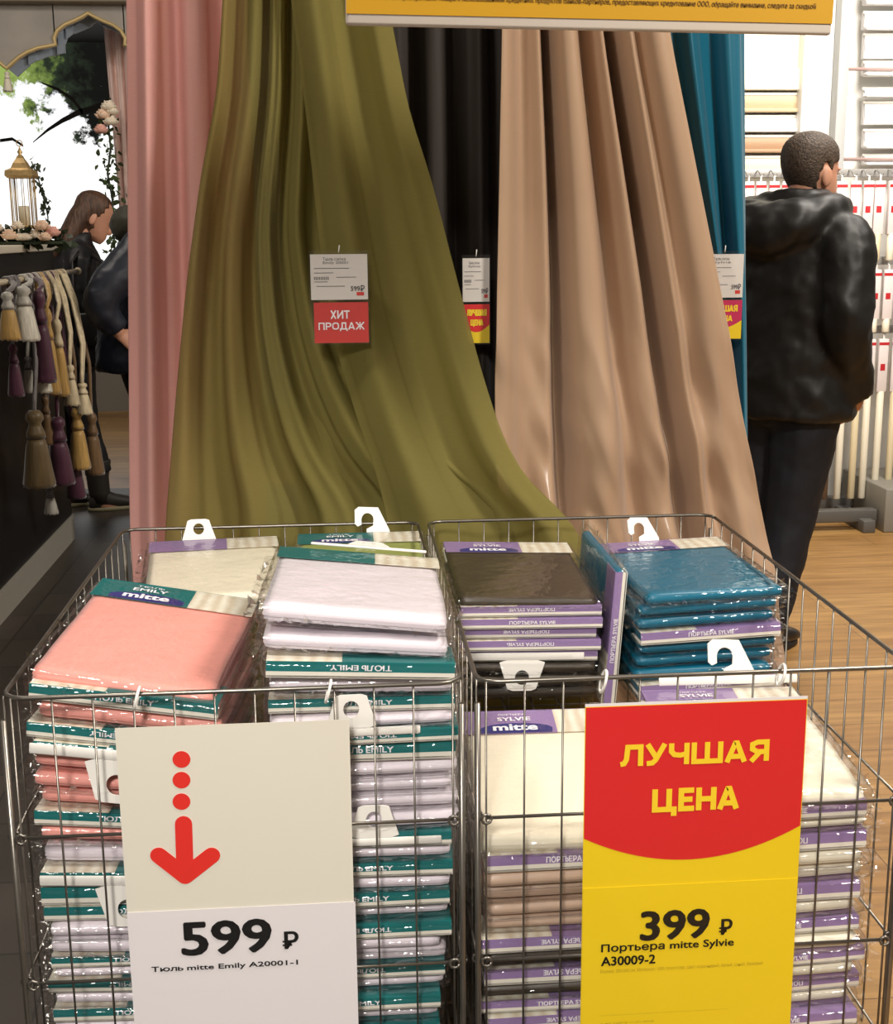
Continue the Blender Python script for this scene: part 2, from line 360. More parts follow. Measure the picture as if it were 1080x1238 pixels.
NAVY = mat('navy_badge', (50, 50, 112), .45)
INK_W = mat('white_ink', (238, 234, 238), .5)
def photo_mat():
    m = mat('curtain_picture', (214, 206, 186), .5); nt = m.node_tree; N = nt.nodes.new; b = nt.nodes['Principled BSDF']
    tc = N('ShaderNodeTexCoord'); w = N('ShaderNodeTexWave'); w.inputs['Scale'].default_value = 14; w.inputs['Distortion'].default_value = 3
    r = N('ShaderNodeValToRGB'); r.color_ramp.elements[0].color = (*s2l((206, 194, 172)), 1); r.color_ramp.elements[1].color = (*s2l((226, 222, 206)), 1)
    nt.links.new(tc.outputs['Object'], w.inputs[0]); nt.links.new(w.outputs[0], r.inputs[0]); nt.links.new(r.outputs[0], b.inputs['Base Color']); return m
PHOTO = photo_mat()
FILM = film_mat('package_film', .07, .55, .08, .7, 20)

def slab(w, d, h, z0, seed, amp=.0013, fold=True, r=None, res=(18, 22, 6)):
    """a folded cloth block: rounded box with layered edges and soft creases"""
    r = r or h*.46; mb = MB(); bm = bmesh.new(); bmesh.ops.create_cube(bm, size=2)
    nx, ny, nz = res
    vs = {}
    bm.free()
    V = []; Fc = []
    def vid(i, j, k):
        key = (i, j, k)
        if key not in vs:
            p = Vector((-w/2+w*i/nx, -d/2+d*j/ny, -h/2+h*k/nz))
            q = Vector((max(-w/2+r, min(w/2-r, p.x)), max(-d/2+r, min(d/2-r, p.y)), max(-h/2+r, min(h/2-r, p.z))))
            dv = p-q
            if dv.length > 1e-9:
                dd = dv.normalized(); side = math.hypot(dd.x, dd.y)
                rr = r
                if fold and side > .3 and 0 < k < nz: rr = r-(.0028 if k % 2 else 0)
                q2 = q+dd*rr
            else: q2 = p
            nz_ = noise.noise(Vector((q2.x*9+seed, q2.y*9, seed*.7)))*amp*1.6+noise.noise(Vector((q2.x*25+q2.y*13, q2.y*22-q2.x*9, seed)))*amp*.8
            e = noise.noise(Vector((q2.x*7, q2.y*7+seed, 3.1)))*amp*1.5
            top = (1 if p.z > 0 else .3)*(1 if not fold else max(0, min(1, (d/2-HW-.004-q2.y)/.03)))
            q2 = Vector((q2.x+e*(1 if abs(q2.x) > w*.4 else 0), q2.y+e*(1 if abs(q2.y) > d*.4 else 0), q2.z+nz_*top))
            vs[key] = len(V); V.append((q2.x, q2.y, q2.z+z0+h/2))
        return vs[key]
    for i in range(nx):
        for j in range(ny):
            for k in (0, nz): Fc.append([vid(i, j, k), vid(i+1, j, k), vid(i+1, j+1, k), vid(i, j+1, k)])
    for k in range(nz):
        for i in range(nx):
            for j in (0, ny): Fc.append([vid(i, j, k), vid(i+1, j, k), vid(i+1, j, k+1), vid(i, j, k+1)])
        for j in range(ny):
            for i in (0, nx): Fc.append([vid(i, j, k), vid(i, j+1, k), vid(i, j+1, k+1), vid(i, j, k+1)])
    return mb.add(V, Fc)

FAB_MESH = {}
def film_mesh(q):
    w, d = PW+.010, PD+.014; mb = slab(w, d, PH-.0015, .0005, 20+q, .0011, False, PH*.3, (26, 30, 3)); nn = lambda x, y: noise.noise(Vector((x*45+q*9, y*45, q)))
    for s_ in (-1, 1):                                  # sealed fins of the bag
        mb.grid(lambda u, v: (s_*(w/2-.002+u*(.016+.006*nn(v*9, 1))), -d/2+d*v, PH*.4+u*(.004*nn(v*3, 5)+.012*nn(v*1.2, u))), 3, 46)
    mb.grid(lambda u, v: (-w/2+w*u, -d/2+.002-v*(.012+.005*nn(u*7, 2)), PH*.35+v*(.005*nn(u*3, 7)+.010*nn(u*1.1, v))), 40, 3)
    return mb.mesh('film', FILM)
FILM_MESH = [film_mesh(q) for q in range(3)]
def fabric_mesh(color, v, puff):
    k = (color, v, puff)
    if k not in FAB_MESH:
        w, d = (PW-.008, PD-.012)
        FAB_MESH[k] = slab(w, d, PH-.0065, .0015, v*5.3+hash(color) % 7*0+len(color), .0014 if not puff else .0017).mesh('fabric', FAB[color])
    return FAB_MESH[k]
def header_mesh(kind):
    mb = MB(); t = .0009; x0, x1 = -PW/2+.003, PW/2-.003; xs = x0+(x1-x0)*.6
    y1 = PD/2+.002; z0, z1 = .001, PH-.0022
    for a, b, mi in ((x0, xs, 0), (xs, x1, 1)):
        mb.box((a, y1-HW, z1-t), (b, y1, z1), mi); mb.box((a, y1-HW, z0), (b, y1, z0+t), 2)
    mb.box((x0, y1-t, z0+.0085), (x1, y1+.0004, z1), 0); mb.box((x0, y1-t, z0+.003), (x1, y1+.0004, z0+.0085), 2)
    return mb
HDR_MESH = {k: header_mesh(k).mesh('header_card', [HDR[k], PHOTO, CARDW]) for k in HDR}
WORDS = dict(teal=('EMILY', 'ТЮЛЬ EMILY', 'ТЮЛЬ'), purple=('SYLVIE', 'ПОРТЬЕРА SYLVIE', 'ПОРТЬЕРА'))
def end_text(kind, flip):
    mb = MB(); y = PD/2+.003; sgn = 1 if flip else -1     # the end faces +Y
    def fr(x, z): return (-x, y, z) if not flip else (x, y, PH*1.05-z+.004)
    text(mb, WORDS[kind][1], -.042, .042, .0112, .0186, y, .03, 0, fr, (0, 1, 0)); return mb.mesh('header_lettering', INK_W)
END_TXT = {(k, f): end_text(k, f) for k in HDR for f in (0, 1)}
def top_text(kind):
    mb = MB(); bd = MB(); z = PH-.0021; yb = PD/2-HW; cx = -.045
    def fr(x, v): return (x, v, z+.0012)
    text(mb, WORDS[kind][0], cx-.025, cx+.03, yb+.038, yb+.049, 0, .03, 0, fr, (0, 0, 1))
    text(mb, WORDS[kind][2], cx-.022, cx+.022, yb+.055, yb+.061, 0, .0, 0, fr)
    text(mb, 'mitte', cx-.034, cx+.038, yb+.008, yb+.026, 0, .045, 0, fr, (0, 0, 1))
    pts = [(cx-.056, yb+.002)]+[(cx+.004-.06*math.cos(a), yb+.014+.018*math.sin(a)) for a in [math.pi*k/12 for k in range(13)]]+[(cx+.062, yb+.002)]
    n = len(pts); bd.add([(x, y, z) for x, y in pts]+[(x, y, z+.0006) for x, y in pts], [tuple(range(n)), tuple(range(n, 2*n))]+[(i, (i+1) % n, n+(i+1) % n, n+i) for i in range(n)], 0, False)
    return mb.mesh('header_lettering', INK_W), bd.mesh('badge', NAVY)
TOP_TXT = {k: top_text(k) for k in HDR}
def hanger_mesh(style):
    mb = MB(); t = .0012
    mb.bbox((-.095, -t, -.006), (.095, t, .006), .001, 0, 1)
    if style == 'eye':
        outer = []; inner = []
        for k in range(24):
            a = 2*math.pi*k/24; dx, dz = math.cos(a), math.sin(a)
            zc = .03; s = min((.0235/abs(dz)) if abs(dz) > 1e-6 else 9, 9)
            best = 0
            for q in range(400):                 # walk to the trapezoid edge
                x, z = dx*q*.0002, zc+dz*q*.0002
                if not (.006 <= z <= .055 and abs(x) <= .036-.3*(z-.006)): break
                best = q*.0002
            outer.append((dx*best, zc+dz*best)); inner.append((dx*.011, zc+.004+dz*.012))
        mb.plate_hole(outer, inner, -t, t)
    else:
        arc = [(-.004+.011*math.cos(a), .034+.012*math.sin(a)) for a in [math.pi*k/8 for k in range(9)]]   # right to left over the top
        pts = [(-.006, .004), (.036, .004), (.036, .012), (.016, .056), (-.02, .058), (-.027, .052), (-.027, .026), (-.022, .021), (-.015, .024)]
        pts = pts+[arc[k] for k in range(8, -1, -1)]+[(.006, .022), (-.006, .016)]
        mb.prism(pts, -t, t)
    return mb.mesh('hanger', PLAST)
HANG = {s: hanger_mesh(s) for s in ('eye', 'hook')}

def package(color, label, loc, rot=(0, 0, 0), h=PH, front=False, hang=None, hstyle='eye', hrot=None, hx=0.0, top=False, v=0, group=None, flip=0, scale_xy=(1, 1), hsc=1.0, hz=.5):
    kind = 'teal' if color in ('pink', 'white', 'green') else 'purple'
    o = thing('curtain_package', label, 'curtain package', loc, 0, group)
    o.rotation_euler = (rot[0]*(-1 if front else 1), rot[1]*(-1 if front else 1), rot[2]+(math.pi if front else 0)); o.scale = (scale_xy[0], scale_xy[1], h/PH)
    link('fabric', fabric_mesh(color, v % 3, top), o)
    hd = link('header_card', HDR_MESH[kind], o)
    if front: link('header_lettering', END_TXT[(kind, flip)], hd)
    if top: a, b = TOP_TXT[kind]; link('header_lettering', a, hd); link('badge', b, hd)
    if hang:
        hh = link('hanger', HANG[hstyle], o, (hx, PD/2+.006, PH*hz)); s = PH/h
        ang = {'down': math.pi, 'up': 0.0, 'flat': -math.pi/2, 'lean': -R(25)}[hang]
        hh.rotation_euler = (ang, 0, 0) if hrot is None else hrot; hh.scale = (hsc, 1, s*hsc)
    link('film', FILM_MESH[v % 3], o); return o

CWORD = dict(pink='pink tulle', white='white tulle', green='green tulle', cream='cream satin', tan='beige satin', brown='dark brown satin', teal='blue-green satin')
def stack(where, cx, yf, ztop, layers, group, zmin=.206, lean=lambda i: 0.0, tilt=lambda i: 0.0, yaw=lambda i: 0.0, start=0, fill=None):
    """layers from the top down: (colour, header at the front?, pitch, options)"""
    z = ztop; i = 0; rnd = random.Random(int(cx*1000)+int(yf*77))
    layers = list(layers)
    while True:
        if i < len(layers): L = layers[i]
        elif fill and z-.026 > zmin: L = fill(i)
        else: break
        col, fr, h = L[0], L[1], L[2]; op = L[3] if len(L) > 3 else {}
        z -= h
        if z < zmin: break
        n = ORD[i+start]; card = ('purple' if col in ('cream', 'tan', 'brown', 'teal') else 'teal')
        lab = op.pop('label', None) or ('%s package, %s in the %s, %s edge' % (CWORD[col], n, where, card if fr else 'cloth'))
        d = PD*op.pop('sy', 1)
        package(col, lab, (cx+rnd.uniform(-.006, .006)+lean(i), yf+d/2+rnd.uniform(-.006, .010), z),
                op.pop('rot', (0, tilt(i), yaw(i)+rnd.uniform(-.028, .028))), h, fr, v=i, group=group, flip=op.pop('flip', i % 3 == 0 and 1 or 0), **op)
        i += 1
    return z
T, N_ = True, False
# --- left basket, pink stack at the front left corner
tl = lambda i: max(.02, .14-.010*i)
stack('front left corner stack', -.292, 1.70, .828, [
    ('pink', N_, .031, dict(top=True, rot=(.085, .15, -.10), label='pink tulle curtain package lying on top of the front left stack')),
    ('pink', T, .026, dict(flip=0)), ('pink', N_, .028), ('pink', T, .024), ('pink', T, .022, dict(hang='down', hx=.012, hsc=1.28)), ('pink', N_, .025), ('pink', N_, .026), ('pink', N_, .026),
    ('pink', T, .025), ('pink', N_, .025), ('white', N_, .038), ('white', T, .024, dict(hang='down', hx=.008, hsc=1.28)), ('white', T, .032), ('white', T, .024), ('white', N_, .024),
    ('white', N_, .028), ('white', T, .02), ('white', N_, .02), ('white', T, .022)], 'packages in the front left stack', tilt=tl,
    yaw=lambda i: -.09 if i < 9 else -.03, lean=lambda i: -.002*min(i, 8), fill=lambda i: ('white', i % 2 == 0, .023))
# --- left basket, white stack
stack('tall white stack', .016, 1.69, .905, [
    ('white', N_, .036, dict(top=False, hang='flat', hx=.015, hz=1.15, rot=(-.03, .10, -.03), label='white tulle curtain package with dark card, crowning the tall white stack')),
    ('white', N_, .032, dict(rot=(-.01, .08, -.02))), ('white', T, .027, dict(flip=1, rot=(0, .05, 0))), ('white', N_, .030, dict(rot=(0, .03, 0))),
    ('white', T, .023, dict(rot=(0, .01, 0))), ('white', N_, .022, ), ('white', T, .021, dict(hang='up', hx=.02, hz=1.0)), ('white', T, .030), ('white', N_, .024), ('white', N_, .026), ('white', N_, .028),
    ('white', N_, .026), ('white', T, .022, dict(hang='up', hx=-.02)), ('white', N_, .024), ('white', T, .024), ('white', N_, .024), ('white', T, .024), ('white', N_, .025), ('white', T, .024),
    ('white', N_, .022), ('white', N_, .024), ('white', T, .022), ('white', N_, .022)], 'packages in the tall white stack',
    lean=lambda i: 0 if i < 13 else -.002*(i-12), fill=lambda i: ('white', i % 2 == 1, .023))
# --- right basket, front left stack
stack('stack left of the yellow sign', .312, 1.69, .588, [
    ('cream', N_, .030, dict(top=True, rot=(.165, .0, -.02), label='cream satin curtain package tilted on top of the stack left of the yellow sign')),
    ('cream', N_, .022), ('tan', T, .030, dict(flip=0)), ('tan', N_, .025), ('tan', N_, .025), ('tan', N_, .024), ('tan', N_, .024), ('brown', T, .026, dict(flip=1)), ('brown', N_, .030),
    ('brown', T, .030, dict(flip=1)), ('brown', N_, .022), ('brown', T, .022)], 'packages in the stack left of the yellow sign', fill=lambda i: ('brown', i % 2 == 0, .024))
# --- right basket, front right stack
stack('stack right of the yellow sign', .612, 1.67, .640, [
    ('cream', N_, .034, dict(top=True, hang='lean', hstyle='hook', hx=.02, hsc=1.25, hz=1.3, rot=(.07, .0, -.03), label='cream satin curtain package on top of the stack right of the yellow sign')),
    ('cream', T, .026), ('cream', N_, .022), ('cream', T, .03), ('cream', N_, .028), ('cream', N_, .026), ('cream', T, .03), ('cream', N_, .028), ('cream', T, .024), ('cream', N_, .024),
    ('cream', T, .024), ('cream', N_, .024)], 'packages in the stack right of the yellow sign', tilt=lambda i: -.03, fill=lambda i: ('cream', i % 2 == 0, .025))
# --- right basket, back row
stack('brown stack at the back', .325, 2.225, .770, [
    ('brown', N_, .024, dict(top=True, rot=(.05, .035, .0), label='dark brown satin curtain package lying on top of the brown stack at the back')),
    ('brown', T, .022, dict(flip=1)), ('brown', T, .021, dict(flip=0)), ('brown', T, .021, dict(flip=1)), ('brown', T, .022, dict(flip=1)),
    ('brown', T, .022, dict(hang='down', hx=.01, hsc=1.2)), ('brown', N_, .024), ('brown', N_, .026), ('brown', N_, .026)], 'packages in the brown stack at the back', zmin=.53, tilt=lambda i: .02)
stack('blue-green stack at the back right', .645, 2.185, .782, [
    ('teal', N_, .026, dict(top=True, hang='lean', hstyle='hook', hx=-.03, hz=.6, rot=(.02, -.02, .06), label='blue-green satin curtain package lying on top of the back right stack')),
    ('teal', N_, .025), ('teal', N_, .024), ('teal', T, .026, dict(rot=(0, -.035, .02), flip=0)), ('teal', N_, .024), ('teal', N_, .024), ('teal', N_, .024), ('teal', T, .024), ('teal', N_, .024)],
    'packages in the blue-green stack at the back right', zmin=.53, tilt=lambda i: -.03, yaw=lambda i: .03)
package('teal', 'blue-green satin curtain package standing on edge between the brown and blue-green stacks', (.497, 2.40, .675), (0, -R(86), 0), .026, True, v=1, flip=0)
# --- left basket, back row
stack('short stack at the back left', -.26, 2.27, .785, [
    ('cream', N_, .030, dict(top=False, hang='lean', hstyle='eye', hx=-.03, rot=(.05, .0, .10), label='pale cream curtain package behind the top pink one')),
    ('cream', N_, .026)], 'packages at the back left', zmin=.702)
stack('short stack behind the tall white one', .03, 2.27, .790, [
    ('green', N_, .030, dict(top=True, hang='lean', hstyle='hook', hx=.02, hsc=1.15, rot=(.05, 0, 0), label='green tulle curtain package with a white hook, behind the tall white stack')),
    ('green', N_, .026)], 'packages behind the tall white stack', zmin=.702)

# ================================================================== PRICE SIGNS ON THE BASKETS
SY = 1.632                                               # plane of the sheets
CLEAR = film_mat('clear_sleeve', .02, .3, .06, .0)
SH_CREAM = mat('cream_paper', (222, 217, 202), .55); SH_WHITE = mat('white_paper', (226, 221, 222), .5)
RED = mat('sign_red', (212, 30, 36), .5); ARROW = mat('arrow_red', (222, 44, 34), .55); YEL = mat('sign_yellow', (232, 200, 20), .5)
INK = mat('black_ink', (14, 13, 13), .7, spec=.2); INK_G = mat('grey_ink', (112, 108, 110), .6); YEL_T = mat('letter_yellow', (240, 206, 40), .5); INK_D = mat('dull_ink', (170, 146, 20), .6)
def S(px, py, Y=SY): p = atY(px, py, Y); return p.x, p.z
def sheet(mb, x0, x1, z0, z1, y, t=.0008, mi=0, bow=.004, n=10):
    xc = (x0+x1)/2; hw = (x1-x0)/2
    def f(yoff): return lambda u, v: (x0+(x1-x0)*u, y+yoff+bow*(1-((u-.5)*2)**2)*0, z0+(z1-z0)*v)
    mb.box((x0, y, z0), (x1, y+t, z1), mi)
def ring(parent, x, z, y):
    m = MB(); m.tube([(x+.004*math.sin(a), y+.012*math.cos(a), z+.015*math.sin(a)) for a in [2*math.pi*k/14 for k in range(15)]], .0022, 6)
    obj('hanging_ring', m, PLAST, parent)
# left sign
t = thing('price_sign', 'cream price sign with a red down arrow, hung on the left basket', 'sign', (0, 0, 0))
xl, xr = -.315, -.001
m = MB(); sheet(m, xl+.003, xr-.002, .503, .772, SY, mi=0); sheet(m, xl+.003, xr, .262, .505, SY-.0012, mi=1); obj('printed_sheet', m, [SH_CREAM, SH_WHITE], t)
m = MB(); m.box((xl-.002, SY-.003, .255), (xr+.003, SY-.0024, .80)); m.box((xl-.002, SY+.002, .255), (xr+.003, SY+.0026, .80)); obj('sleeve', m, CLEAR, t)
m = MB()
for py in (918, 943, 969):
    cx, cz = S(219.5, py); m.prism([(cx+.0118*math.cos(2*math.pi*k/28), cz+.0118*math.sin(2*math.pi*k/28)) for k in range(28)], SY-.0007, SY-.0002)
def capsule(mb, a, b, w, y0, y1):
    a = Vector((a[0], 0, a[1])); b = Vector((b[0], 0, b[1])); d = (b-a).normalized(); th = math.atan2(d.z, d.x); pts = []
    for k in range(9): an = th-math.pi/2+math.pi*k/8; pts.append((b.x+w*math.cos(an), b.z+w*math.sin(an)))
    for k in range(9): an = th+math.pi/2+math.pi*k/8; pts.append((a.x+w*math.cos(an), a.z+w*math.sin(an)))
    mb.prism(pts, y0, y1)
tip = S(224, 1059); 
capsule(m, S(222, 996), tip, .0115, SY-.0007, SY-.0002)
capsule(m, S(192, 1034), tip, .0115, SY-.0008, SY-.0002); capsule(m, S(256, 1034), tip, .0115, SY-.0009, SY-.0002)
obj('down_arrow', m, ARROW, t)
def put(mb, s, px0, py0, px1, py1, bold=0, mi=0, y=SY-.0018):
    """one line of lettering between two opposite corners given on the sheet, following its baseline"""
    a = S(px0, py1); b = S(px1, py0); sl = -.0
    text(mb, s, a[0], b[0], a[1], b[1], y, bold, mi)
def rouble(mb, px0, py0, px1, py1, y=SY-.0018, mi=0, bold=.03):
    put(mb, 'Р', px0+3, py0, px1, py1, bold, mi, y)
    (xa, za), (xb, zb) = S(px0, py1), S(px1, py0); h = zb-za; w = xb-xa
    for f in (.14, .36): mb.box((xa, y, za+h*f), (xa+w*.62, y+.0003, za+h*(f+.1)), mi)
m = MB(); put(m, '599', 222, 1110, 326, 1154, .035); rouble(m, 342, 1125, 360, 1146)
put(m, 'Тюль mitte Emily A20001-1', 184, 1159, 360, 1176, .03); obj('lettering', m, INK, t)
m = MB(); put(m, 'Размер: 300х260 см. Материал: 100% полиэстер', 185, 1195, 300, 1201, 0); obj('small_lettering', m, INK_G, t)
ring(t, S(163, 848)[0], .806, YF-.004); ring(t, S(397, 842)[0], .806, YF-.004)
# right sign
t = thing('price_sign', 'red and yellow price sign hung on the right basket', 'sign', (0, 0, 0))
xl, xr, zt = .317, .627, .777
m = MB(); m.box((xl, SY, .25), (xr, SY+.0008, zt), 0); m.box((xl+.001, SY-.0012, .25), (xr-.001, SY-.0004, .508), 0); m.box((xl, SY, zt), (xr, SY+.0008, zt+.004), 1); obj('printed_sheet', m, [YEL, SH_WHITE], t)
pts = [(xl+.001, zt-.001), ]+[]
zs = [(S(705, 1014)[1]), (S(830, 1039)[1]), (S(965, 998)[1])]
arc = []
for k in range(25):
    u = k/24; x = xl+.001+(xr-xl-.002)*u
    z = zs[0]*(1-u)*(1-2*u)+zs[1]*4*u*(1-u)+zs[2]*u*(2*u-1)
    arc.append((x, z))
m = MB(); m.prism([(xl+.001, zt-.001)]+arc+[(xr-.001, zt-.001)], SY-.0004, SY-.0001); obj('red_field', m, RED, t)
m = MB(); m.box((xl-.004, SY-.003, .245), (xr+.004, SY-.0024, .812)); m.box((xl-.004, SY+.0025, .245), (xr+.004, SY+.003, .812)); obj('sleeve', m, CLEAR, t)
m = MB()
for w_, xa, ya, xb, yb in (('ЛУЧШАЯ', 750, 894, 931, 927), ('ЦЕНА', 788, 950, 894, 982)): a_ = S(xa, yb); b_ = S(xb, ya); block(m, w_, a_[0], b_[0], a_[1]+.0005, b_[1]+.0005, SY-.001)
obj('headline_lettering', m, YEL_T, t)
m = MB(); put(m, '399', 775, 1098, 857, 1136, .035); rouble(m, 869, 1110, 885, 1129)
put(m, 'Портьера mitte Sylvie', 727, 1133, 887, 1153, .03); put(m, 'A30009-2', 727, 1153, 792, 1167, .03); obj('lettering', m, INK, t)
m = MB(); put(m, 'Размер: 200х260 см. Материал: 100% полиэстер. Цвет: коричневый, белый, синий, бежевый', 726, 1161, 922, 1177, 0)
put(m, 'Акция действует во всех магазинах сети при наличии товара, подробности на кассах', 724, 1218, 880, 1228, 0); put(m, 'и на сайте 11.01.2018', 726, 1232, 790, 1238, 0)
obj('small_lettering', m, INK_D, t)
ring(t, S(733, 828)[0], .806, YF-.004); ring(t, S(950, 820)[0], .806, YF-.004)

# ================================================================== TOP BANNER
BY = 2.15
p0 = atY(418, 36, BY); p1 = atY(1004, 48, BY)
t = thing('hanging_banner', 'yellow banner with fine print and pale lower edge hanging above the curtains', 'banner', ((p0.x+p1.x)/2, BY, p0.z), 0)
hw = (p1.x-p0.x)/2
t.rotation_euler = (0, math.atan2(-(p1.z-p0.z), p1.x-p0.x), 0)
m = MB(); m.bbox((-hw, -.006, 0), (hw, .006, .40), .005); obj('board', m, mat('banner_edge', (214, 204, 192), .5), t)
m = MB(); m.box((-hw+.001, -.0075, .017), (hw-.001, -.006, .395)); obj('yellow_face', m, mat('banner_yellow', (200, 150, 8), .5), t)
m = MB()
lines = ['не возможно приобретение товара с использованием кредитных продуктов банков-партнёров, предоставляющих кредитование ООО, обращайте внимание, следите за скидкой',
         'действия не применяются к акции «Лучшая цена». Количество товара ограничено. Организатор оставляет за собой право изменять правила и условия, отменить',
         'подробности об организаторе акции, правилах её проведения, сроках и месте уточняйте у продавцов. Все предложения действительны при наличии товара']
for q, s in enumerate(lines): text(m, s, -hw+.03, hw-.03-.04*(q == 1), .037+.0155*q, .0475+.0155*q, -.0079, .004)
obj('lettering', m, mat('banner_ink', (120, 84, 10), .6), t)
for sx in (-1, 1):
    m = MB(); m.tube([(sx*hw*.8, 0, .39), (sx*hw*.8, 0, 1.58)], .0015, 6); obj('hanging_cord', m, steel, t)

# ================================================================== CURTAINS
def interp(pts, z):
    if z >= pts[0][1]: return pts[0][0]
    for (xa, za), (xb, zb) in zip(pts, pts[1:]):
        if z >= zb: f = (za-z)/(za-zb); f = f; return xa+(xb-xa)*f
    return pts[-1][0]
def edge(pxs, Y, ztop=2.36, zbot=.02, slope_end=0.0):
    p = [(q.x, q.z) for q in (atY(a, b, Y) for a, b in pxs)]
    (xa, za), (xb, zb) = p[0], p[1]; k = (xb-xa)/(zb-za)*.6
    p = [(xa+k*(ztop-za), ztop)]+p
    p.append((p[-1][0]+slope_end, zbot)); return p
def cat(pts, z):
    """smooth interpolation along an edge"""
    h = .05; return (interp(pts, z+h)+2*interp(pts, z)+interp(pts, z-h))/4
def cloth(mb, L, Rr, Y, folds, nu=120, nv=90, ztop=2.36, zbot=.02, crease=None, skew=0):
    def f(u, v):
        z = ztop+(zbot-ztop)*v; l, r = cat(L, z), cat(Rr, z)
        x = l+(r-l)*u; y = Y+folds(u, z)
        if crease: y += crease(x, z)
        return (x, y, z)
    mb.grid(f, nu, nv)
def pleats(freq, amp, seed, sharp=1.6, drift=.25, top=.6):
    """folds that run down the cloth and open towards the floor"""
    def f(u, z):
        k = 1-(z-.4)/2; k = max(0, min(1, k)); ph = seed*1.7+drift*math.sin(z*1.3+seed)
        w = u+.05*noise.noise(Vector((u*3, z*.6, seed)))
        s = math.sin(2*math.pi*freq*w+ph); s = math.copysign(abs(s)**(1/sharp), s)
        s2 = math.sin(2*math.pi*freq*2.3*w+ph*2+1)
        a = amp*(top+(1-top)*k)
        return a*(s*.75+s2*.3*(.4+.6*noise.noise(Vector((u*4+seed, z*.5, 2)))))
    return f
def curtain(name, label, mb, m, thick=.0012):
    o = obj(name, mb, m); tag(o, label, 'curtain', 'display curtains behind the baskets')
    s = o.modifiers.new('thickness', 'SOLIDIFY'); s.thickness = thick; s.offset = 0
    return o
Y1 = 2.96
mb = MB(); cloth(mb, edge([(151, 0), (153, 300), (155, 640)], Y1), edge([(300, 0), (310, 300), (325, 640)], Y1), Y1, pleats(2.6, .05, 1.0, 1.2))
curtain('curtain', 'pink sheer curtain hanging at the left behind the baskets', mb, sheer_mat('pink_sheer', (246, 198, 190), .04, .35))
Y2 = 2.81; mb = MB()
gl = edge([(270, 0), (263, 110), (243, 215), (226, 340), (212, 490), (200, 640)], Y2, slope_end=-.05)
gr = edge([(466, 0), (478, 60), (492, 135), (520, 220), (548, 330), (580, 450), (606, 530), (645, 592), (700, 632)], Y2, slope_end=.05)
gm = edge([(402, 0), (407, 150), (408, 280), (440, 395), (480, 470), (540, 545), (640, 615)], Y2, slope_end=.03)
gb = edge([(330, 0), (335, 150), (340, 300), (350, 450), (360, 640)], Y2)
cloth(mb, gl, gm, Y2+.012, pleats(4.3, .042, 2.3, 2.0), 150)
def gf(u, z): return pleats(1.5, .045, 5.1, 1.2)(u, z)
cloth(mb, edge([(352, 0), (372, 150), (385, 280), (400, 395), (430, 500), (452, 560), (470, 632)], Y2), gr, Y2-.045, gf, 130)
cloth(mb, gb, gr, Y2+.05, pleats(3.5, .02, 8.2), 90)
curtain('curtain', 'olive green sheer curtain sweeping to the right in front of the pink one', mb, sheer_mat('green_sheer', (172, 162, 98), .54, .25))
Y3 = 3.02; mb = MB()
cloth(mb, edge([(432, 0), (440, 300), (450, 640)], Y3), edge([(640, 0), (640, 300), (640, 640)], Y3), Y3, pleats(4.0, .05, 3.7))
curtain('curtain', 'dark brown curtain hanging between the green and beige curtains', mb, mat('brown_curtain', (46, 38, 32), .7, sheen=.1, stretch=(1, 1, .1), bump=.1))
Y4 = 2.88; mb = MB()
def valleys(lst, base):
    def f(u, z):
        w = u+.012*math.sin(z*3.1)
        y = base(u, z)
        for u0, wd, dp, sl in lst:
            d = (w-u0-sl*(1.8-z))/wd
            y += dp*math.exp(-d*d) if d < 0 else dp*math.exp(-(d*.55)**2)
        return y
    return f
tanfold = valleys(((.27, .025, .10, .0), (.50, .04, .10, .03), (.66, .03, .13, .06), (.81, .03, .05, .02), (.12, .05, .05, .0)), pleats(2.3, .022, 6.4, 1.2))
def cr(x, z):                                             # crumpled lower part of the satin
    k = max(0, min(1, (1.28-z)/.35)); 
    return k*(.045*noise.noise(Vector((x*9, z*4.5, 1.3)))+.020*noise.noise(Vector((x*20+z*8, z*8, 4.0))))
cloth(mb, edge([(606, 40), (601, 300), (598, 450), (600, 640)], Y4), edge([(810, 40), (828, 130), (850, 240), (872, 350), (896, 470), (920, 585), (941, 700)], Y4, slope_end=.10), Y4, tanfold, 220, 140, crease=cr)
curtain('curtain', 'beige satin curtain with creased lower folds in front of the blue-green one', mb, mat('beige_satin', (176, 146, 119), .27, spec=.7, sheen=.2, bump=.05, bump_scale=12))
Y5 = 3.02; mb = MB()
cloth(mb, edge([(798, 40), (826, 200), (860, 380), (876, 640)], Y5), edge([(903, 40), (905, 300), (906, 640)], Y5), Y5, pleats(2.0, .045, 7.9, 1.5))
curtain('curtain', 'blue-green satin curtain hanging at the right behind the beige one', mb, mat('teal_satin', (4, 98, 124), .38, spec=.5, sheen=.2))
t = thing('curtain_rail', 'metal rail from which the five display curtains hang', 'curtain rail', (.23, 2.9, 2.37))
m = MB(); m.tube([(-.85, 0, 0), (.85, 0, 0)], .014, 12); obj('rod', m, steel, t)
for x in (-.7, .7): m = MB(); m.tube([(x, 0, 0), (x, 0, .94)], .006, 8); obj('hanging_bar', m, steel, t)

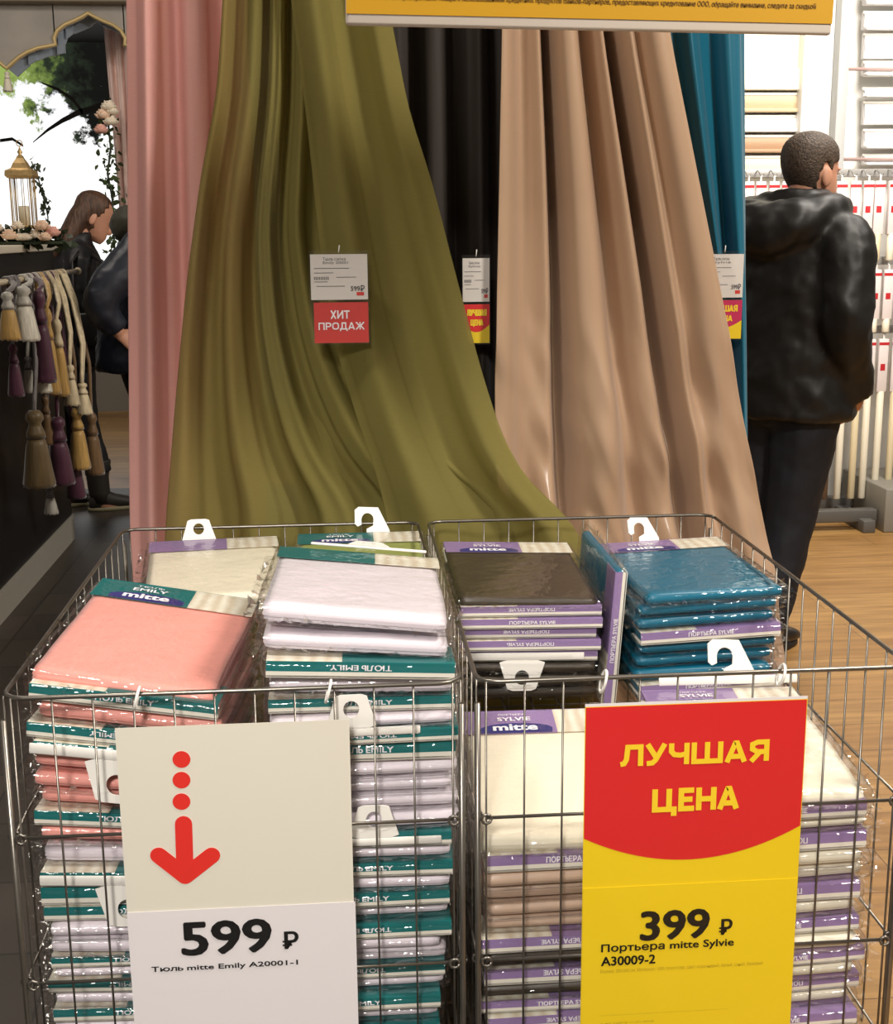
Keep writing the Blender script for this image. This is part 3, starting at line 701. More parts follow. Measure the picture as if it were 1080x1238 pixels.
# tags in clear pockets pinned to the curtains
TAG_W = mat('tag_paper', (214, 208, 202), .55); TAG_R = mat('tag_red', (200, 52, 44), .5); TAG_B = mat('tag_blue', (60, 70, 150), .5)
def curtain_tag(label, px0, py0, px1, py1, Y, kind, rz):
    a = atY(px0, py1, Y); b = atY(px1, py0, Y); w, h = b.x-a.x, b.z-a.z
    t = thing('price_tag', label, 'price tag', ((a.x+b.x)/2, Y, a.z), rz, 'price tags pinned to the curtains')
    zs = h*.49
    m = MB(); m.box((-w/2, 0, zs), (w/2, .001, h)); obj('white_slip', m, TAG_W, t)
    m = MB()
    text(m, 'Тюль сетка', -w*.28, w*.12, h*.93, h*.965, -.0006, 0); text(m, 'Emily 20001' if kind == 'hit' else 'Sylvie', -w*.28, w*.16, h*.885, h*.92, -.0006, 0)
    for q, (u0, u1) in enumerate(((-.44, .18), (-.44, -.1), (-.05, .3), (-.44, -.2), (-.4, .1))): m.box((u0*w, -.0006, h*(.84-.05*q)), (u1*w, -.0003, h*(.846-.05*q)))
    for q in range(9): m.box((-.44*w+q*.03*w, -.0006, h*.715), (-.425*w+q*.03*w, -.0003, h*.75))
    text(m, '599', .2*w, .36*w, h*.59, h*.64, -.0006, .03); rz_ = None
    text(m, 'Р', .38*w, .44*w, h*.585, h*.65, -.0006, .03); m.box((.36*w, -.0006, h*.60), (.41*w, -.0003, h*.607))
    obj('lettering', m, INK_G if kind != 'hit' else mat('tag_ink', (90, 86, 84), .6), t)
    m = MB(); m.box((.3*w, -.0006, h*.535), (.43*w, -.0003, h*.575)); obj('red_patch', m, TAG_R, t)
    if kind == 'hit':
        m = MB(); m.box((-w*.46, 0, 0), (w*.5, .001, h*.46)); obj('red_slip', m, TAG_R, t)
        m = MB(); block(m, 'ХИТ', -w*.17, w*.17, h*.275, h*.37, -.0006, .17); block(m, 'ПРОДАЖ', -w*.39, w*.43, h*.15, h*.235, -.0006, .17); obj('slogan_lettering', m, INK_W, t)
    else:
        m = MB(); m.box((-w*.5, 0, 0), (w*.5, .001, h*.46)); obj('yellow_slip', m, YEL, t)
        pts = [(-w*.5, h*.46)]+[(-w*.5+w*k/10, h*.22-h*.09*math.sin(math.pi*k/10)) for k in range(11)]+[(w*.5, h*.46)]
        m = MB(); m.prism(pts, -.0004, -.0001); obj('red_field', m, RED if kind == 'best' else mat('tag_magenta', (190, 34, 84), .5), t)
        m = MB(); block(m, 'ЛУЧШАЯ', -w*.34, w*.38, h*.325, h*.40, -.0008); block(m, 'ЦЕНА', -w*.21, w*.25, h*.21, h*.28, -.0008); obj('slogan_lettering', m, YEL_T, t)
    m = MB(); m.box((-w*.53, -.002, -h*.02), (w*.53, -.0016, h*1.04)); m.box((-w*.53, .002, -h*.02), (w*.53, .0024, h*1.04)); obj('pocket', m, CLEAR, t)
    m = MB(); m.tube([(0, .001, h*1.02), (.002, .004, h*1.1)], .0012, 6); obj('pin', m, PLAST, t)
curtain_tag('white and red price tag pinned to the green curtain', 378, 307, 444, 415, 2.69, 'hit', 0)
curtain_tag('narrow price tag with yellow lower end pinned to the brown curtain', 560, 312, 592, 415, 2.90, 'best', 0)
curtain_tag('price tag half hidden behind the beige curtain, pinned to the blue-green one', 850, 307, 900, 410, 2.955, 'sale', 0)

# ================================================================== RIGHT BACKGROUND: blinds, rack, hanging packs
def blind(px0, px1, py0, py1, rgb, label, Y=6.26, depth=.035, bar=True, group='blind samples on the white wall'):
    a = atY(px0, py1, Y); b = atY(px1, py0, Y); w, h = b.x-a.x, b.z-a.z
    t = thing('window_blind', label, 'blind', ((a.x+b.x)/2, Y+.02, a.z), 0, group)
    mm = mat('blind_%d_%d_%d' % rgb, rgb, .6, bump=.1, bump_scale=80)
    m = MB(); m.grid(lambda u, v: (-w/2+w*u, -.012*math.sin(math.pi*v)-.004, h*(.12 if bar else 0)+h*(.88 if bar else 1)*v), 4, 8); m.box((-w/2, 0, h*.1 if bar else 0), (w/2, depth*.6, h)); obj('sheet', m, mm, t)
    if bar: m = MB(); m.bbox((-w/2-.004, -depth, 0), (w/2+.004, .01, h*.14+.006), .005); obj('bottom_bar', m, mm, t)
    m = MB(); m.tube([(-w/2-.008, -.006, h-.006), (w/2+.008, -.006, h-.006)], .009, 8); obj('head_rail', m, mat('blind_rail', (226, 222, 214), .5), t)
blind(858, 986, -70, 109, (244, 240, 214), 'large cream blind under the end of the yellow banner')
blind(858, 984, 112, 136, (206, 184, 150), 'narrow beige blind below the large cream blind')
blind(858, 983, 139, 160, (240, 240, 238), 'narrow white blind between the beige and brown blinds')
blind(858, 982, 163, 185, (186, 152, 122), 'narrow brown blind below the white one')
blind(858, 981, 188, 211, (244, 238, 200), 'narrow yellowish blind lowest of its column')
for q, (a, b) in enumerate(((-60, 6), (14, 37), (40, 70), (74, 92), (106, 118), (122, 150), (156, 180), (186, 200))):
    blind(1046, 1180, a, b, (242, 241, 240), 'white blind, %s in the column beside the grey upright' % ORD[q], 6.2, .05, q not in (2, 5), 'white blinds at the right edge')
t = thing('blind_display', 'white metal frame holding the white blinds at the right edge', 'rack', (2.45, 6.25, 1.68))
for x, nm in ((-.05, 'upright'),): m = MB(); m.bbox((x-.012, -.02, 0), (x+.012, .06, 1.3), .003); obj(nm, m, mat('white_metal', (224, 222, 218), .4), t)
for z in (.05, .46, .80): m = MB(); m.tube([(-.05, -.06, z), (.8, -.06, z)], .008, 8); m.tube([(-.05, -.06, z), (-.05, .03, z)], .008, 8); obj('crossbar', m, mat('pinkish_bar', (176, 150, 144), .4), t)
PACKW = mat('pack_card', (232, 222, 220), .45); PACKR = mat('pack_red', (192, 36, 44), .5)
RODS = [mat('rod_cream', (222, 206, 168), .5), mat('rod_brown', (110, 84, 62), .5), mat('rod_pale', (236, 228, 206), .5)]
def pack_proto(hc, hr):
    out = []
    for q in range(3):
        o = thing('rod_pack', 'x', 'blind pack', (0, 0, 0))
        m = MB(); m.bbox((-.024, -.012, -hc), (.024, .012, -.006), .004); obj('card_sleeve', m, PACKW, o)
        m = MB(); m.box((-.0245, -.013, -.035), (.0245, -.0118, -.022)); m.box((-.013, -.013, -hc*.60), (.010, -.0118, -hc*.48)); obj('red_print', m, PACKR, o)
        m = MB(); m.box((-.004, -.003, -.008), (.004, .003, .018)); obj('hanging_tab', m, PLAST, o)
        m = MB(); m.lathe([(.015, -hr), (.017, -hr+.004), (.017, -hc+.002), (.015, -hc+.003)], (0, 0, 0), 12); obj('rod', m, RODS[q], o)
        out.append(o)
    return out
def tier(z, hc, hr, nm, n=19, x0=1.76, dx=.063):
    t = thing('hook_rail', 'grey rail of metal hooks, the %s of the rod rack' % nm, 'rail', (2.36, 6.06, z), 0, 'hook rails of the rod rack')
    m = MB(); m.bbox((-.68, 0, .012), (.68, .014, .05), .003); obj('rail', m, mat('rail_grey', (170, 168, 164), .4, .4), t)
    m = MB()
    for i in range(n): x = x0-2.36+i*dx; m.tube([(x, 0, .045), (x-.012, -.05, .04), (x-.008, -.075, .02), (x, -.078, .012), (x+.008, -.075, .024)], .0028, 5)
    obj('hook', m, mat('hook_steel', (170, 168, 165), .3, .8), t)
    m = MB(); m.tube([(-.6, .02, .03), (-.6, .25, .03)], .008, 6); m.tube([(.6, .02, .03), (.6, .25, .03)], .008, 6); obj('bracket', m, mat('rail_grey'), t)
    protos = pack_proto(hc, hr); used = [0, 0, 0]
    for i in range(n):
        q = (0, 2, 0, 1, 0, 2, 2)[(i*3+len(nm)) % 7]
        o = protos[q] if not used[q] else copy_tree(protos[q]); used[q] = 1
        o.location = (x0+i*dx+random.uniform(-.006, .006), 6.06-.076, z-.002); o.rotation_euler = (0, 0, random.uniform(-.25, .25))
        o['label'] = 'red and white pack of a %s rod, %s from the left on the %s' % (('cream', 'brown', 'pale')[q], 'first' if i == 0 else ORD[i], nm); o['group'] = 'rod packs on the %s' % nm
tier(1.63, .25, .37, 'top rail'); tier(1.225, .24, .30, 'middle rail'); tier(.90, .26, .78, 'bottom rail')
t = thing('rod_rack', 'grey metal base standing under the hanging rod packs', 'rack', (2.4, 6.0, 0))
m = MB(); m.bbox((.13, -.26, 0), (1.0, .28, .21), .006); obj('plinth', m, mat('base_grey', (140, 136, 126), .5), t)
m = MB(); m.bbox((-.5, -.2, .04), (.12, -.14, .10), .006); m.bbox((-.5, .1, .04), (.12, .16, .10), .006); obj('foot_rail', m, mat('foot_grey', (96, 94, 90), .45), t)
for x in (-.45, .06): m = MB(); m.bbox((x-.03, -.26, 0), (x+.03, .28, .06), .005); obj('foot', m, mat('foot_grey'), t)

# ================================================================== LEFT BACKGROUND: booth, counter, tiebacks
t = thing('display_counter', 'tall black display counter with pale top and skirting at the left', 'counter', (-1.79, 5.33, 0))
BLK = mat('counter_black', (22, 20, 22), .4); GREYT = mat('counter_trim', (170, 164, 152), .5)
m = MB(); m.box((-.5, -.71, .12), (.5, .73, 1.34)); obj('body', m, BLK, t)
m = MB(); m.bbox((-.52, -.74, 1.34), (.52, .755, 1.37), .004); obj('counter_top', m, mat('counter_top_white', (226, 218, 200), .4), t)
m = MB(); m.box((-.505, -.72, 0), (.505, .735, .118)); m.box((-.512, -.726, .106), (.512, .742, .12)); obj('skirting', m, GREYT, t)
m = MB(); m.box((-.505, -.735, .12), (.505, -.712, 1.338)); obj('front_board', m, mat('counter_front', (196, 190, 178), .5), t)
# mural
def mural_mat():
    m = bpy.data.materials.new('garden_mural'); m.use_nodes = True; nt = m.node_tree; nt.nodes.clear(); N = nt.nodes.new; Lk = nt.links.new
    out = N('ShaderNodeOutputMaterial'); em = N('ShaderNodeEmission'); em.inputs[1].default_value = 1.25; Lk(em.outputs[0], out.inputs[0])
    tc = N('ShaderNodeTexCoord'); sp = N('ShaderNodeSeparateXYZ'); Lk(tc.outputs['Object'], sp.inputs[0])
    def math_(op, a, b, c=None):
        q = N('ShaderNodeMath'); q.operation = op
        for i, v in enumerate((a, b, c)):
            if v is None: continue
            if isinstance(v, (int, float)): q.inputs[i].default_value = v
            else: Lk(v, q.inputs[i])
        return q.outputs[0]
    def ns(scale, det=6, rough=.6):
        q = N('ShaderNodeTexNoise'); q.inputs['Scale'].default_value = scale; q.inputs['Detail'].default_value = det; q.inputs['Roughness'].default_value = rough
        Lk(tc.outputs['Object'], q.inputs[0]); return q.outputs[0]
    def ramp(f, *els):
        q = N('ShaderNodeValToRGB'); e = q.color_ramp.elements
        while len(e) < len(els): e.new(.5)
        for x, (p, c) in zip(e, els): x.position = p; x.color = (*(s2l(c) if isinstance(c, tuple) else (c,)*3), 1)
        Lk(f, q.inputs[0]); return q.outputs[0]
    x, z = sp.outputs['X'], sp.outputs['Z']                    # local: x 0 at the right end, z 0 at the foot
    sky = ramp(math_('MULTIPLY_ADD', z, .4, math_('MULTIPLY', ns(2.5, 3), .25)), (.62, (252, 252, 250)), (.98, (214, 214, 232)), (1, (176, 180, 206)))
    # leaf cover: denser towards the top right, thinning to the left and below
    d = math_('MULTIPLY_ADD', math_('SUBTRACT', z, 1.25), .75, math_('MULTIPLY', math_('ABSOLUTE', math_('SUBTRACT', x, -1.78), None), -.48))
    cover = math_('ADD', math_('ADD', d, math_('MULTIPLY', math_('SUBTRACT', ns(4.2, 8, .68), .5), 1.5)), .02)
    msk = ramp(cover, (.0, 0.0), (.07, 1.0))
    dark = ramp(math_('ADD', math_('MULTIPLY', math_('SUBTRACT', x, -2.42), 1.3), math_('MULTIPLY', math_('SUBTRACT', ns(9, 4), .5), 1.3)), (.0, (140, 160, 84)), (.26, (98, 116, 58)), (.42, (40, 48, 36)), (.75, (20, 20, 18)))
    mx = N('ShaderNodeMixRGB'); Lk(msk, mx.inputs[0]); Lk(sky, mx.inputs[1]); Lk(dark, mx.inputs[2])
    Lk(mx.outputs[0], em.inputs[0]); return m
MY = 10.3
t = thing('mural', 'backlit garden mural with dark tree foliage against a white sky', 'mural', (0, MY, .85))
m = MB(); m.box((-4.2, 0, 0), (-.9, .04, 2.1)); obj('printed_face', m, mural_mat(), t)
m = MB()
def mp(px, py): p = atY(px, py, MY); return p.x, p.z-.85
for pts, w in ((((136, 122), (115, 131), (95, 136), (75, 146), (58, 157), (40, 172)), (.030, .026, .022, .018, .012, .004)), (((100, 136), (88, 120), (70, 108), (50, 100)), (.02, .016, .012, .005)), (((0, 170), (15, 168), (28, 176), (30, 190)), (.012, .012, .01, .005))):
    cs = [mp(*p) for p in pts]; lo = [(c[0], c[1]-q) for c, q in zip(cs, w)]; hi = [(c[0], c[1]+q) for c, q in zip(cs, w)]
    m.prism(lo+hi[::-1], -.003, -.001)
obj('printed_branch', m, mat('branch_print', (30, 28, 26), .9), t)
m = MB(); m.box((-4.25, -.01, -.06), (-.85, .05, 0)); m.box((-4.25, -.01, 2.1), (-.85, .05, 2.16)); obj('frame', m, GREYT, t)
for x in (-4.1, -1.0): m = MB(); m.box((x-.04, 0, -.85), (x+.04, .04, -.06)); obj('post', m, GREYT, t)
# booth canopy
CY = 7.2
t = thing('booth_canopy', 'grey velvet canopy with pointed scalloped valance above the garden booth', 'canopy', (0, CY, 0))
half = [(10, 84), (17, 77), (25, 70), (35, 64), (48, 59), (60, 57), (69, 55), (67, 47), (71, 38), (80, 31), (92, 26), (102, 21), (108, 17)]
def hp(px, py): p = atY(px, py, CY); return p.x, p.z
ptsA = [hp(*p) for p in half]; ax = ptsA[-1][0]; dxw = ax-ptsA[0][0]
unit = ptsA+[(2*ax-x, z) for x, z in ptsA[-2::-1]]
edge_l = [(x-2*dxw, z) for x, z in unit[:-1]]+unit
ztop = hp(80, 4)[1]
velvet = mat('grey_velvet', (150, 144, 136), .8, noise_amt=.12, noise_scale=6, sheen=.4)
m = MB()
for (xa, za), (xb, zb) in zip(edge_l, edge_l[1:]):
    if abs(xb-xa) < 1e-4: continue
    m.add([(xa, -.03, za), (xb, -.03, zb), (xb, -.03, ztop), (xa, -.03, ztop), (xa, .03, za), (xb, .03, zb), (xb, .03, ztop), (xa, .03, ztop)], [(0, 1, 2, 3), (7, 6, 5, 4), (0, 4, 5, 1)], 0, False)
obj('valance', m, velvet, t)
m = MB(); m.tube([(x, -.035, z) for x, z in edge_l], .011, 6); obj('gold_trim', m, mat('gold_braid', (196, 172, 120), .5, .3), t)
m = MB()
lin = [(x+.02, z-.025) for x, z in edge_l]
for (xa, za), (xb, zb) in zip(lin, lin[1:]): m.add([(xa, .10, za), (xb, .10, zb), (xb, .10, ztop), (xa, .10, ztop)], [(0, 1, 2, 3)], 0, False)
o = obj('lining', m, mat('lining_blue', (166, 178, 192), .7), t); sm_ = o.modifiers.new('thickness', 'SOLIDIFY'); sm_.thickness = .02
m = MB(); m.bbox((edge_l[0][0], -.12, ztop-.01), (edge_l[-1][0], .06, ztop+.14), .01); m.bbox((edge_l[0][0], -.17, ztop+.10), (edge_l[-1][0], -.1, ztop+.15), .01); obj('cornice', m, mat('cornice_grey', (138, 128, 112), .7), t)
m = MB(); m.box((edge_l[0][0], .06, 2.80), (edge_l[-1][0], 3.05, 2.84)); obj('roof', m, mat('roof_black', (20, 18, 18), .9), t)
for x in (edge_l[0][0]+.05, edge_l[-1][0]-.05): m = MB(); m.bbox((x-.03, -.03, 0), (x+.03, .03, ztop), .004); obj('post', m, GREYT, t)
def tassel_mesh(r, h, col_a, col_b, neck=.35):
    hd = MB(); hd.lathe([(.002, 0), (r*.35, -.004), (r*.55, -h*.06), (r*.62, -h*.12), (r*.4, -h*.18), (r*.45, -h*.22), (r*.62, -h*.30), (r*.66, -h*.36), (r*.5, -h*neck), (r*.58, -h*(neck+.03))], (0, 0, 0), 12)
    sk = MB(); n = 28; rings = []
    for k, (f, rr) in enumerate(((neck+.02, .52), (neck+.1, .66), (.6, .78), (.8, .9), (.95, 1.02), (1, 1.0))):
        rings.append([((r*rr*(1+.06*(1 if q % 2 else -1)*f))*math.cos(2*math.pi*q/n), (r*rr*(1+.06*(1 if q % 2 else -1)*f))*math.sin(2*math.pi*q/n), -h*f+(.004*(q % 3-1) if k == 5 else 0)) for q in range(n)])
    sk.loft(rings); return hd, sk
t = thing('hanging_tassel', 'small pale tassel hanging from the point of the grey valance', 'tassel', (ptsA[0][0], CY-.035, ptsA[0][1]-.012))
hd, sk = tassel_mesh(.024, .10, 0, 0); obj('tassel_head', hd, mat('pale_silk', (214, 206, 186), .5), t); obj('tassel_skirt', sk, mat('pale_silk'), t)
# drape at the right of the booth
mb = MB(); cloth(mb, edge([(124, 20), (132, 110), (140, 200), (150, 330), (160, 520)], 7.5, 2.72), edge([(160, 20), (166, 300), (172, 520)], 7.5, 2.72), 7.5, pleats(3.3, .035, 4.4), 60, 50, 2.72)
o = obj('booth_drape', mb, mat('drape_white', (236, 206, 196), .6, sheen=.2)); tag(o, 'pale pink drape gathered at the right of the garden booth', 'curtain'); q = o.modifiers.new('thickness', 'SOLIDIFY'); q.thickness = .003
# roses
def rose(mb, c, r, seed):
    rd = random.Random(seed); c = Vector(c)
    mb.ell(c, (r*.5, r*.5, r*.5), 0, 8, 5)
    for ringn, (n, rad, tilt) in enumerate(((4, .42, .5), (6, .7, .9), (8, .95, 1.25))):
        for k in range(n):
            a = 2*math.pi*k/n+rd.random(); M = Matrix.Rotation(a, 3, 'Z') @ Matrix.Rotation(tilt*.6, 3, 'X')
            mb.ell(c+Vector((math.sin(a)*rad*r*.75, -math.cos(a)*rad*r*.75, r*(.25-.25*ringn))), (r*.48, r*.15, r*.42), 0, 8, 5, M)
def leaves(mb, pts, n, size, spread, seed):
    rd = random.Random(seed)
    for k in range(n):
        i = rd.randrange(len(pts)-1); p = Vector(pts[i]).lerp(Vector(pts[i+1]), rd.random())+Vector([rd.gauss(0, spread) for _ in range(3)])
        M = Matrix.Rotation(rd.uniform(0, 6.3), 3, 'Z') @ Matrix.Rotation(rd.uniform(-1, 1), 3, 'X') @ Matrix.Rotation(rd.uniform(0, 6.3), 3, 'Y'); s = size*rd.uniform(.7, 1.2)
        q = [(0, 0, 0), (s*.35, .1*s, s*.4), (s*.25, .05*s, s*.8), (0, 0, s*1.15), (-s*.25, .05*s, s*.8), (-s*.35, .1*s, s*.4), (0, .12*s, s*.5)]
        mb.add([p+M @ Vector(v) for v in q], [(0, 1, 6), (1, 2, 6), (2, 3, 6), (3, 4, 6), (4, 5, 6), (5, 0, 6)], 0, False)
LEAF = mat('leaf_green', (64, 82, 40), .6, noise_amt=.3, noise_scale=14); LEAF_D = mat('leaf_dark', (46, 58, 36), .6, noise_amt=.3, noise_scale=14)
ROSES = [mat('rose_cream', (240, 226, 204), .6), mat('rose_pink', (232, 176, 160), .6), mat('rose_peach', (238, 206, 178), .6)]
GP = [atY(*p, 7.38) for p in ((133, 118), (131, 150), (134, 180), (130, 210), (136, 240), (138, 290), (140, 330))]
t = thing('flower_garland', 'garland of cream roses and trailing ivy hanging beside the booth drape', 'garland', GP[0])
L_ = [p-GP[0] for p in GP]
m = MB(); m.tube(L_, .006, 6); obj('vine', m, LEAF_D, t)
m = MB(); leaves(m, L_[1:], 150, .035, .028, 5); obj('foliage', m, LEAF, t)
for k, (px, py, r, c) in enumerate(((131, 128, .045, 0), (124, 138, .042, 2), (134, 146, .042, 0), (122, 156, .04, 1), (136, 134, .036, 0))):
    m = MB(); rose(m, atY(px, py, 7.32)-GP[0], r, k); obj('rose', m, ROSES[c], t)
# lantern on a small riser, with roses either side
LY = 5.62; base = atY(31, 277, LY)
t = thing('display_riser', 'small pale riser under the gold lantern', 'riser', (base.x, LY, 1.37)); m = MB(); m.bbox((-.07, -.07, 0), (.07, .07, base.z-1.372), .003); obj('riser_block', m, mat('riser_cream', (214, 204, 180), .6), t)
GOLD = mat('antique_gold', (190, 160, 108), .4, .5, noise_amt=.2, noise_scale=40)
t = thing('lantern', 'gold metal lantern with pointed roof standing on the black counter', 'lantern', (base.x, LY, base.z))
k_ = LY/F_PX
m = MB(); m.bbox((-.046, -.046, 0), (.046, .046, .016), .003); obj('base', m, GOLD, t)
m = MB()
for sx in (-1, 1):
    for sy in (-1, 1): m.tube([(sx*.04, sy*.04, .014), (sx*.04, sy*.04, .21)], .0035, 6)
for s_ in (-1, 1):
    for q in (-.013, .013): m.tube([(q, s_*.04, .014), (q, s_*.04, .21)], .0016, 5); m.tube([(s_*.04, q, .014), (s_*.04, q, .21)], .0016, 5)
obj('post', m, GOLD, t)
m = MB(); m.loft([[(sx*w, sy*w, z) for sx, sy in ((-1, -1), (1, -1), (1, 1), (-1, 1))] for w, z in ((.048, .205), (.056, .215), (.054, .235), (.034, .245), (.026, .265), (.014, .285), (.01, .295))], smooth=False); m.lathe([(.012, .293), (.006, .30), (.011, .31), (.004, .322), (.001, .335)]); obj('roof', m, GOLD, t)
m = MB(); m.lathe([(.022, .016), (.022, .09), (.018, .094), (0, .094)]); obj('candle', m, mat('candle_wax', (236, 224, 196), .5), t)
m = MB(); m.tube([(.012*math.cos(a), 0, .345+.012*math.sin(a)) for a in [2*math.pi*q/12 for q in range(13)]], .002, 5); obj('ring', m, GOLD, t)
def arrangement(px, seed, label, rs):
    c = atY(px, 293, 5.45); t = thing('flower_arrangement', label, 'flowers', (c.x, 5.45, 1.371), 0, 'flower arrangements on the counter')
    m = MB(); leaves(m, [(-.09, 0, .012), (.0, .02, .03), (.09, 0, .012)], 70, .04, .014, seed); obj('foliage', m, LEAF_D, t)
    m = MB(); m.bbox((-.08, -.03, 0), (.08, .03, .012), .003); obj('floral_tray', m, LEAF_D, t)
    for q, (x, y, z, r, c_) in enumerate(rs): m = MB(); rose(m, (x, y, z), r, seed+q); obj('rose', m, ROSES[c_], t)
arrangement(8, 3, 'cream roses left of the gold lantern', ((-.04, 0, .07, .034, 0), (.02, -.03, .04, .034, 2), (.045, .01, .075, .028, 0), (-.06, -.04, .035, .03, 1), (.06, -.02, .03, .024, 0)))
arrangement(52, 9, 'peach roses right of the gold lantern', ((-.03, 0, .04, .03, 0), (.005, -.02, .075, .034, 2), (.04, 0, .05, .034, 1), (.02, -.05, .03, .028, 2), (-.06, -.02, .03, .024, 0)))
t = thing('ivy_spray', 'dark trailing ivy spray behind the gold lantern', 'ivy', atY(40, 190, 5.75)); pr = [atY(*p, 5.75)-atY(40, 190, 5.75) for p in ((38, 195), (46, 215), (52, 235), (58, 262), (58, 290))]
m = MB(); m.tube(pr, .003, 5); obj('stem', m, LEAF_D, t); m = MB(); leaves(m, pr, 60, .026, .010, 8); obj('foliage', m, LEAF_D, t)

# tassel tiebacks on a rail fixed to the counter
RX, RZ = -1.20, 1.245
t = thing('tieback_rail', 'pale rod along the black counter carrying the tassel tiebacks', 'rail', (RX, 5.5, RZ))
m = MB(); m.tube([(0, -.85, 0), (0, .62, 0)], .011, 10); m.ell((0, .63, 0), (.017, .017, .017)); obj('rod', m, mat('pale_rod', (206, 190, 160), .4), t)
for y in (-.6, .4): m = MB(); m.tube([(0, y, 0), (-.082, y, 0)], .008, 8); obj('bracket', m, mat('pale_rod'), t)
TC = dict(plum=(78, 28, 54), gold=(196, 156, 84), olive=(104, 84, 48), silver=(196, 192, 180), cream=(222, 204, 166), grey=(112, 106, 104), brown=(116, 86, 50), white=(232, 226, 208))
for k, v in list(TC.items()): TC[k] = mat('silk_'+k, v, .45, sheen=.5, noise_amt=.25, noise_scale=120, stretch=(1, 1, .05))
def tieback(px, pyt, pyb, wpx, head, skirt, rope, label, X=-1.17, railpx=None, strands=2):
    a = atX(px, pyt, X); b = atX(px, pyb, X); Y = a.y; h = a.z-b.z; r = wpx/2*Y/F_PX
    ry = atX(railpx if railpx is not None else px, 330, RX).y; ry = min(ry, 6.1)
    t = thing('tassel_tieback', label, 'tieback', (X, Y, a.z), 0, 'tassel tiebacks on the rail')
    hd, sk = tassel_mesh(r, h, 0, 0); obj('tassel_head', hd, TC[head], t); obj('tassel_skirt', sk, TC[skirt], t)
    m = MB(); dz = RZ-a.z; dx = RX-X; dy = ry-Y
    for q in range(strands):
        o = (q-(strands-1)/2)*.03
        pts = [(0, o*.2, -.004), (.004, o*.6+dy*.3, dz*.35), (dx*.5+.012, o+dy*.75, dz*.75), (dx+.016, o+dy, dz), (dx+.008, o+dy, dz+.013), (dx-.008, o+dy, dz+.013), (dx-.016, o+dy, dz-.01), (dx-.012, o+dy, dz-.08)]
        fine = []
        for u, v in zip(pts, pts[1:]):
            for s_ in range(4): fine.append(Vector(u).lerp(Vector(v), s_/4))
        fine.append(Vector(pts[-1])); m.tube(fine, [.0068*(1+.16*(i % 2)) for i in range(len(fine))], 6)
    obj('rope', m, TC[rope], t)
tieback(8, 352, 412, 24, 'silver', 'gold', 'grey', 'silver-headed gold tassel tieback at the left end of the rail', -1.15)
tieback(27, 345, 413, 30, 'silver', 'white', 'silver', 'large silver tieback with white skirt near the left end of the rail', -1.13)
tieback(46, 350, 466, 26, 'plum', 'plum', 'plum', 'large plum tieback beside the silver one', -1.13, 36)
tieback(56, 372, 480, 20, 'gold', 'gold', 'gold', 'gold tieback right of the large plum one', -1.14, 46)
tieback(68, 385, 482, 20, 'cream', 'gold', 'cream', 'cream and gold tieback among the pale ropes', -1.13, 55, 2)
tieback(84, 440, 492, 18, 'cream', 'cream', 'cream', 'cream tieback on long pale ropes', -1.12, 62, 3)
tieback(99, 462, 502, 20, 'cream', 'cream', 'cream', 'cream tieback at the right end, on the longest pale ropes', -1.10, 72, 4)
tieback(15, 415, 481, 18, 'plum', 'plum', 'grey', 'small dark plum tieback under the silver ones', -1.19)
tieback(33, 430, 476, 15, 'grey', 'silver', 'silver', 'narrow grey tieback beneath the large silver one', -1.18)
tieback(49, 425, 476, 20, 'grey', 'white', 'silver', 'grey-headed tieback with bright white skirt', -1.15, 42)
tieback(41, 495, 594, 36, 'olive', 'olive', 'grey', 'big olive tieback hanging lowest at the left', -1.15, 30)
tieback(69, 503, 590, 30, 'plum', 'plum', 'plum', 'big plum tieback right of the olive one', -1.15, 50)
tieback(92, 492, 571, 24, 'gold', 'gold', 'brown', 'gold tieback beside the big plum one', -1.13, 62)
tieback(88, 538, 606, 22, 'plum', 'plum', 'plum', 'lowest small plum tieback', -1.16, 60)
tieback(110, 498, 578, 22, 'brown', 'brown', 'brown', 'brown tieback nearest the boot', -1.10, 72)
tieback(54, 478, 540, 16, 'brown', 'brown', 'brown', 'dark brown tieback between the olive and plum ones', -1.19, 44)
tieback(60, 590, 623, 16, 'grey', 'silver', 'grey', 'dim silver tieback hanging below all the others', -1.21, 50)

# ================================================================== PEOPLE
SKIN = mat('skin', (206, 150, 122), .5, noise_amt=.06, noise_scale=12)
HEAD = [(0, .026, .086, .034), (.02, .047, .096, -.005), (.05, .060, .097, -.045), (.08, .067, .094, -.072), (.11, .071, .090, -.090), (.14, .075, .093, -.099), (.17, .075, .088, -.099), (.20, .066, .068, -.086), (.222, .043, .036, -.056), (.232, .012, .004, -.022)]
def head_rings(M, sc=1.0, n=24, grow=0):
    rings = []
    for z, w, yf, yb in HEAD:
        yc = (yf+yb)/2; ry = (yf-yb)/2+grow; w += grow
        zz = z+(grow if z > .15 else 0)
        rg = []
        for k in range(n):
            a = 2*math.pi*k/n; ca, sa = math.cos(a), math.sin(a)
            rg.append(M @ Vector(((math.copysign(abs(ca)**.9, ca)*w)*sc, (yc+math.copysign(abs(sa)**.9, sa)*ry)*sc, zz*sc)))
        rings.append(rg)
    return rings
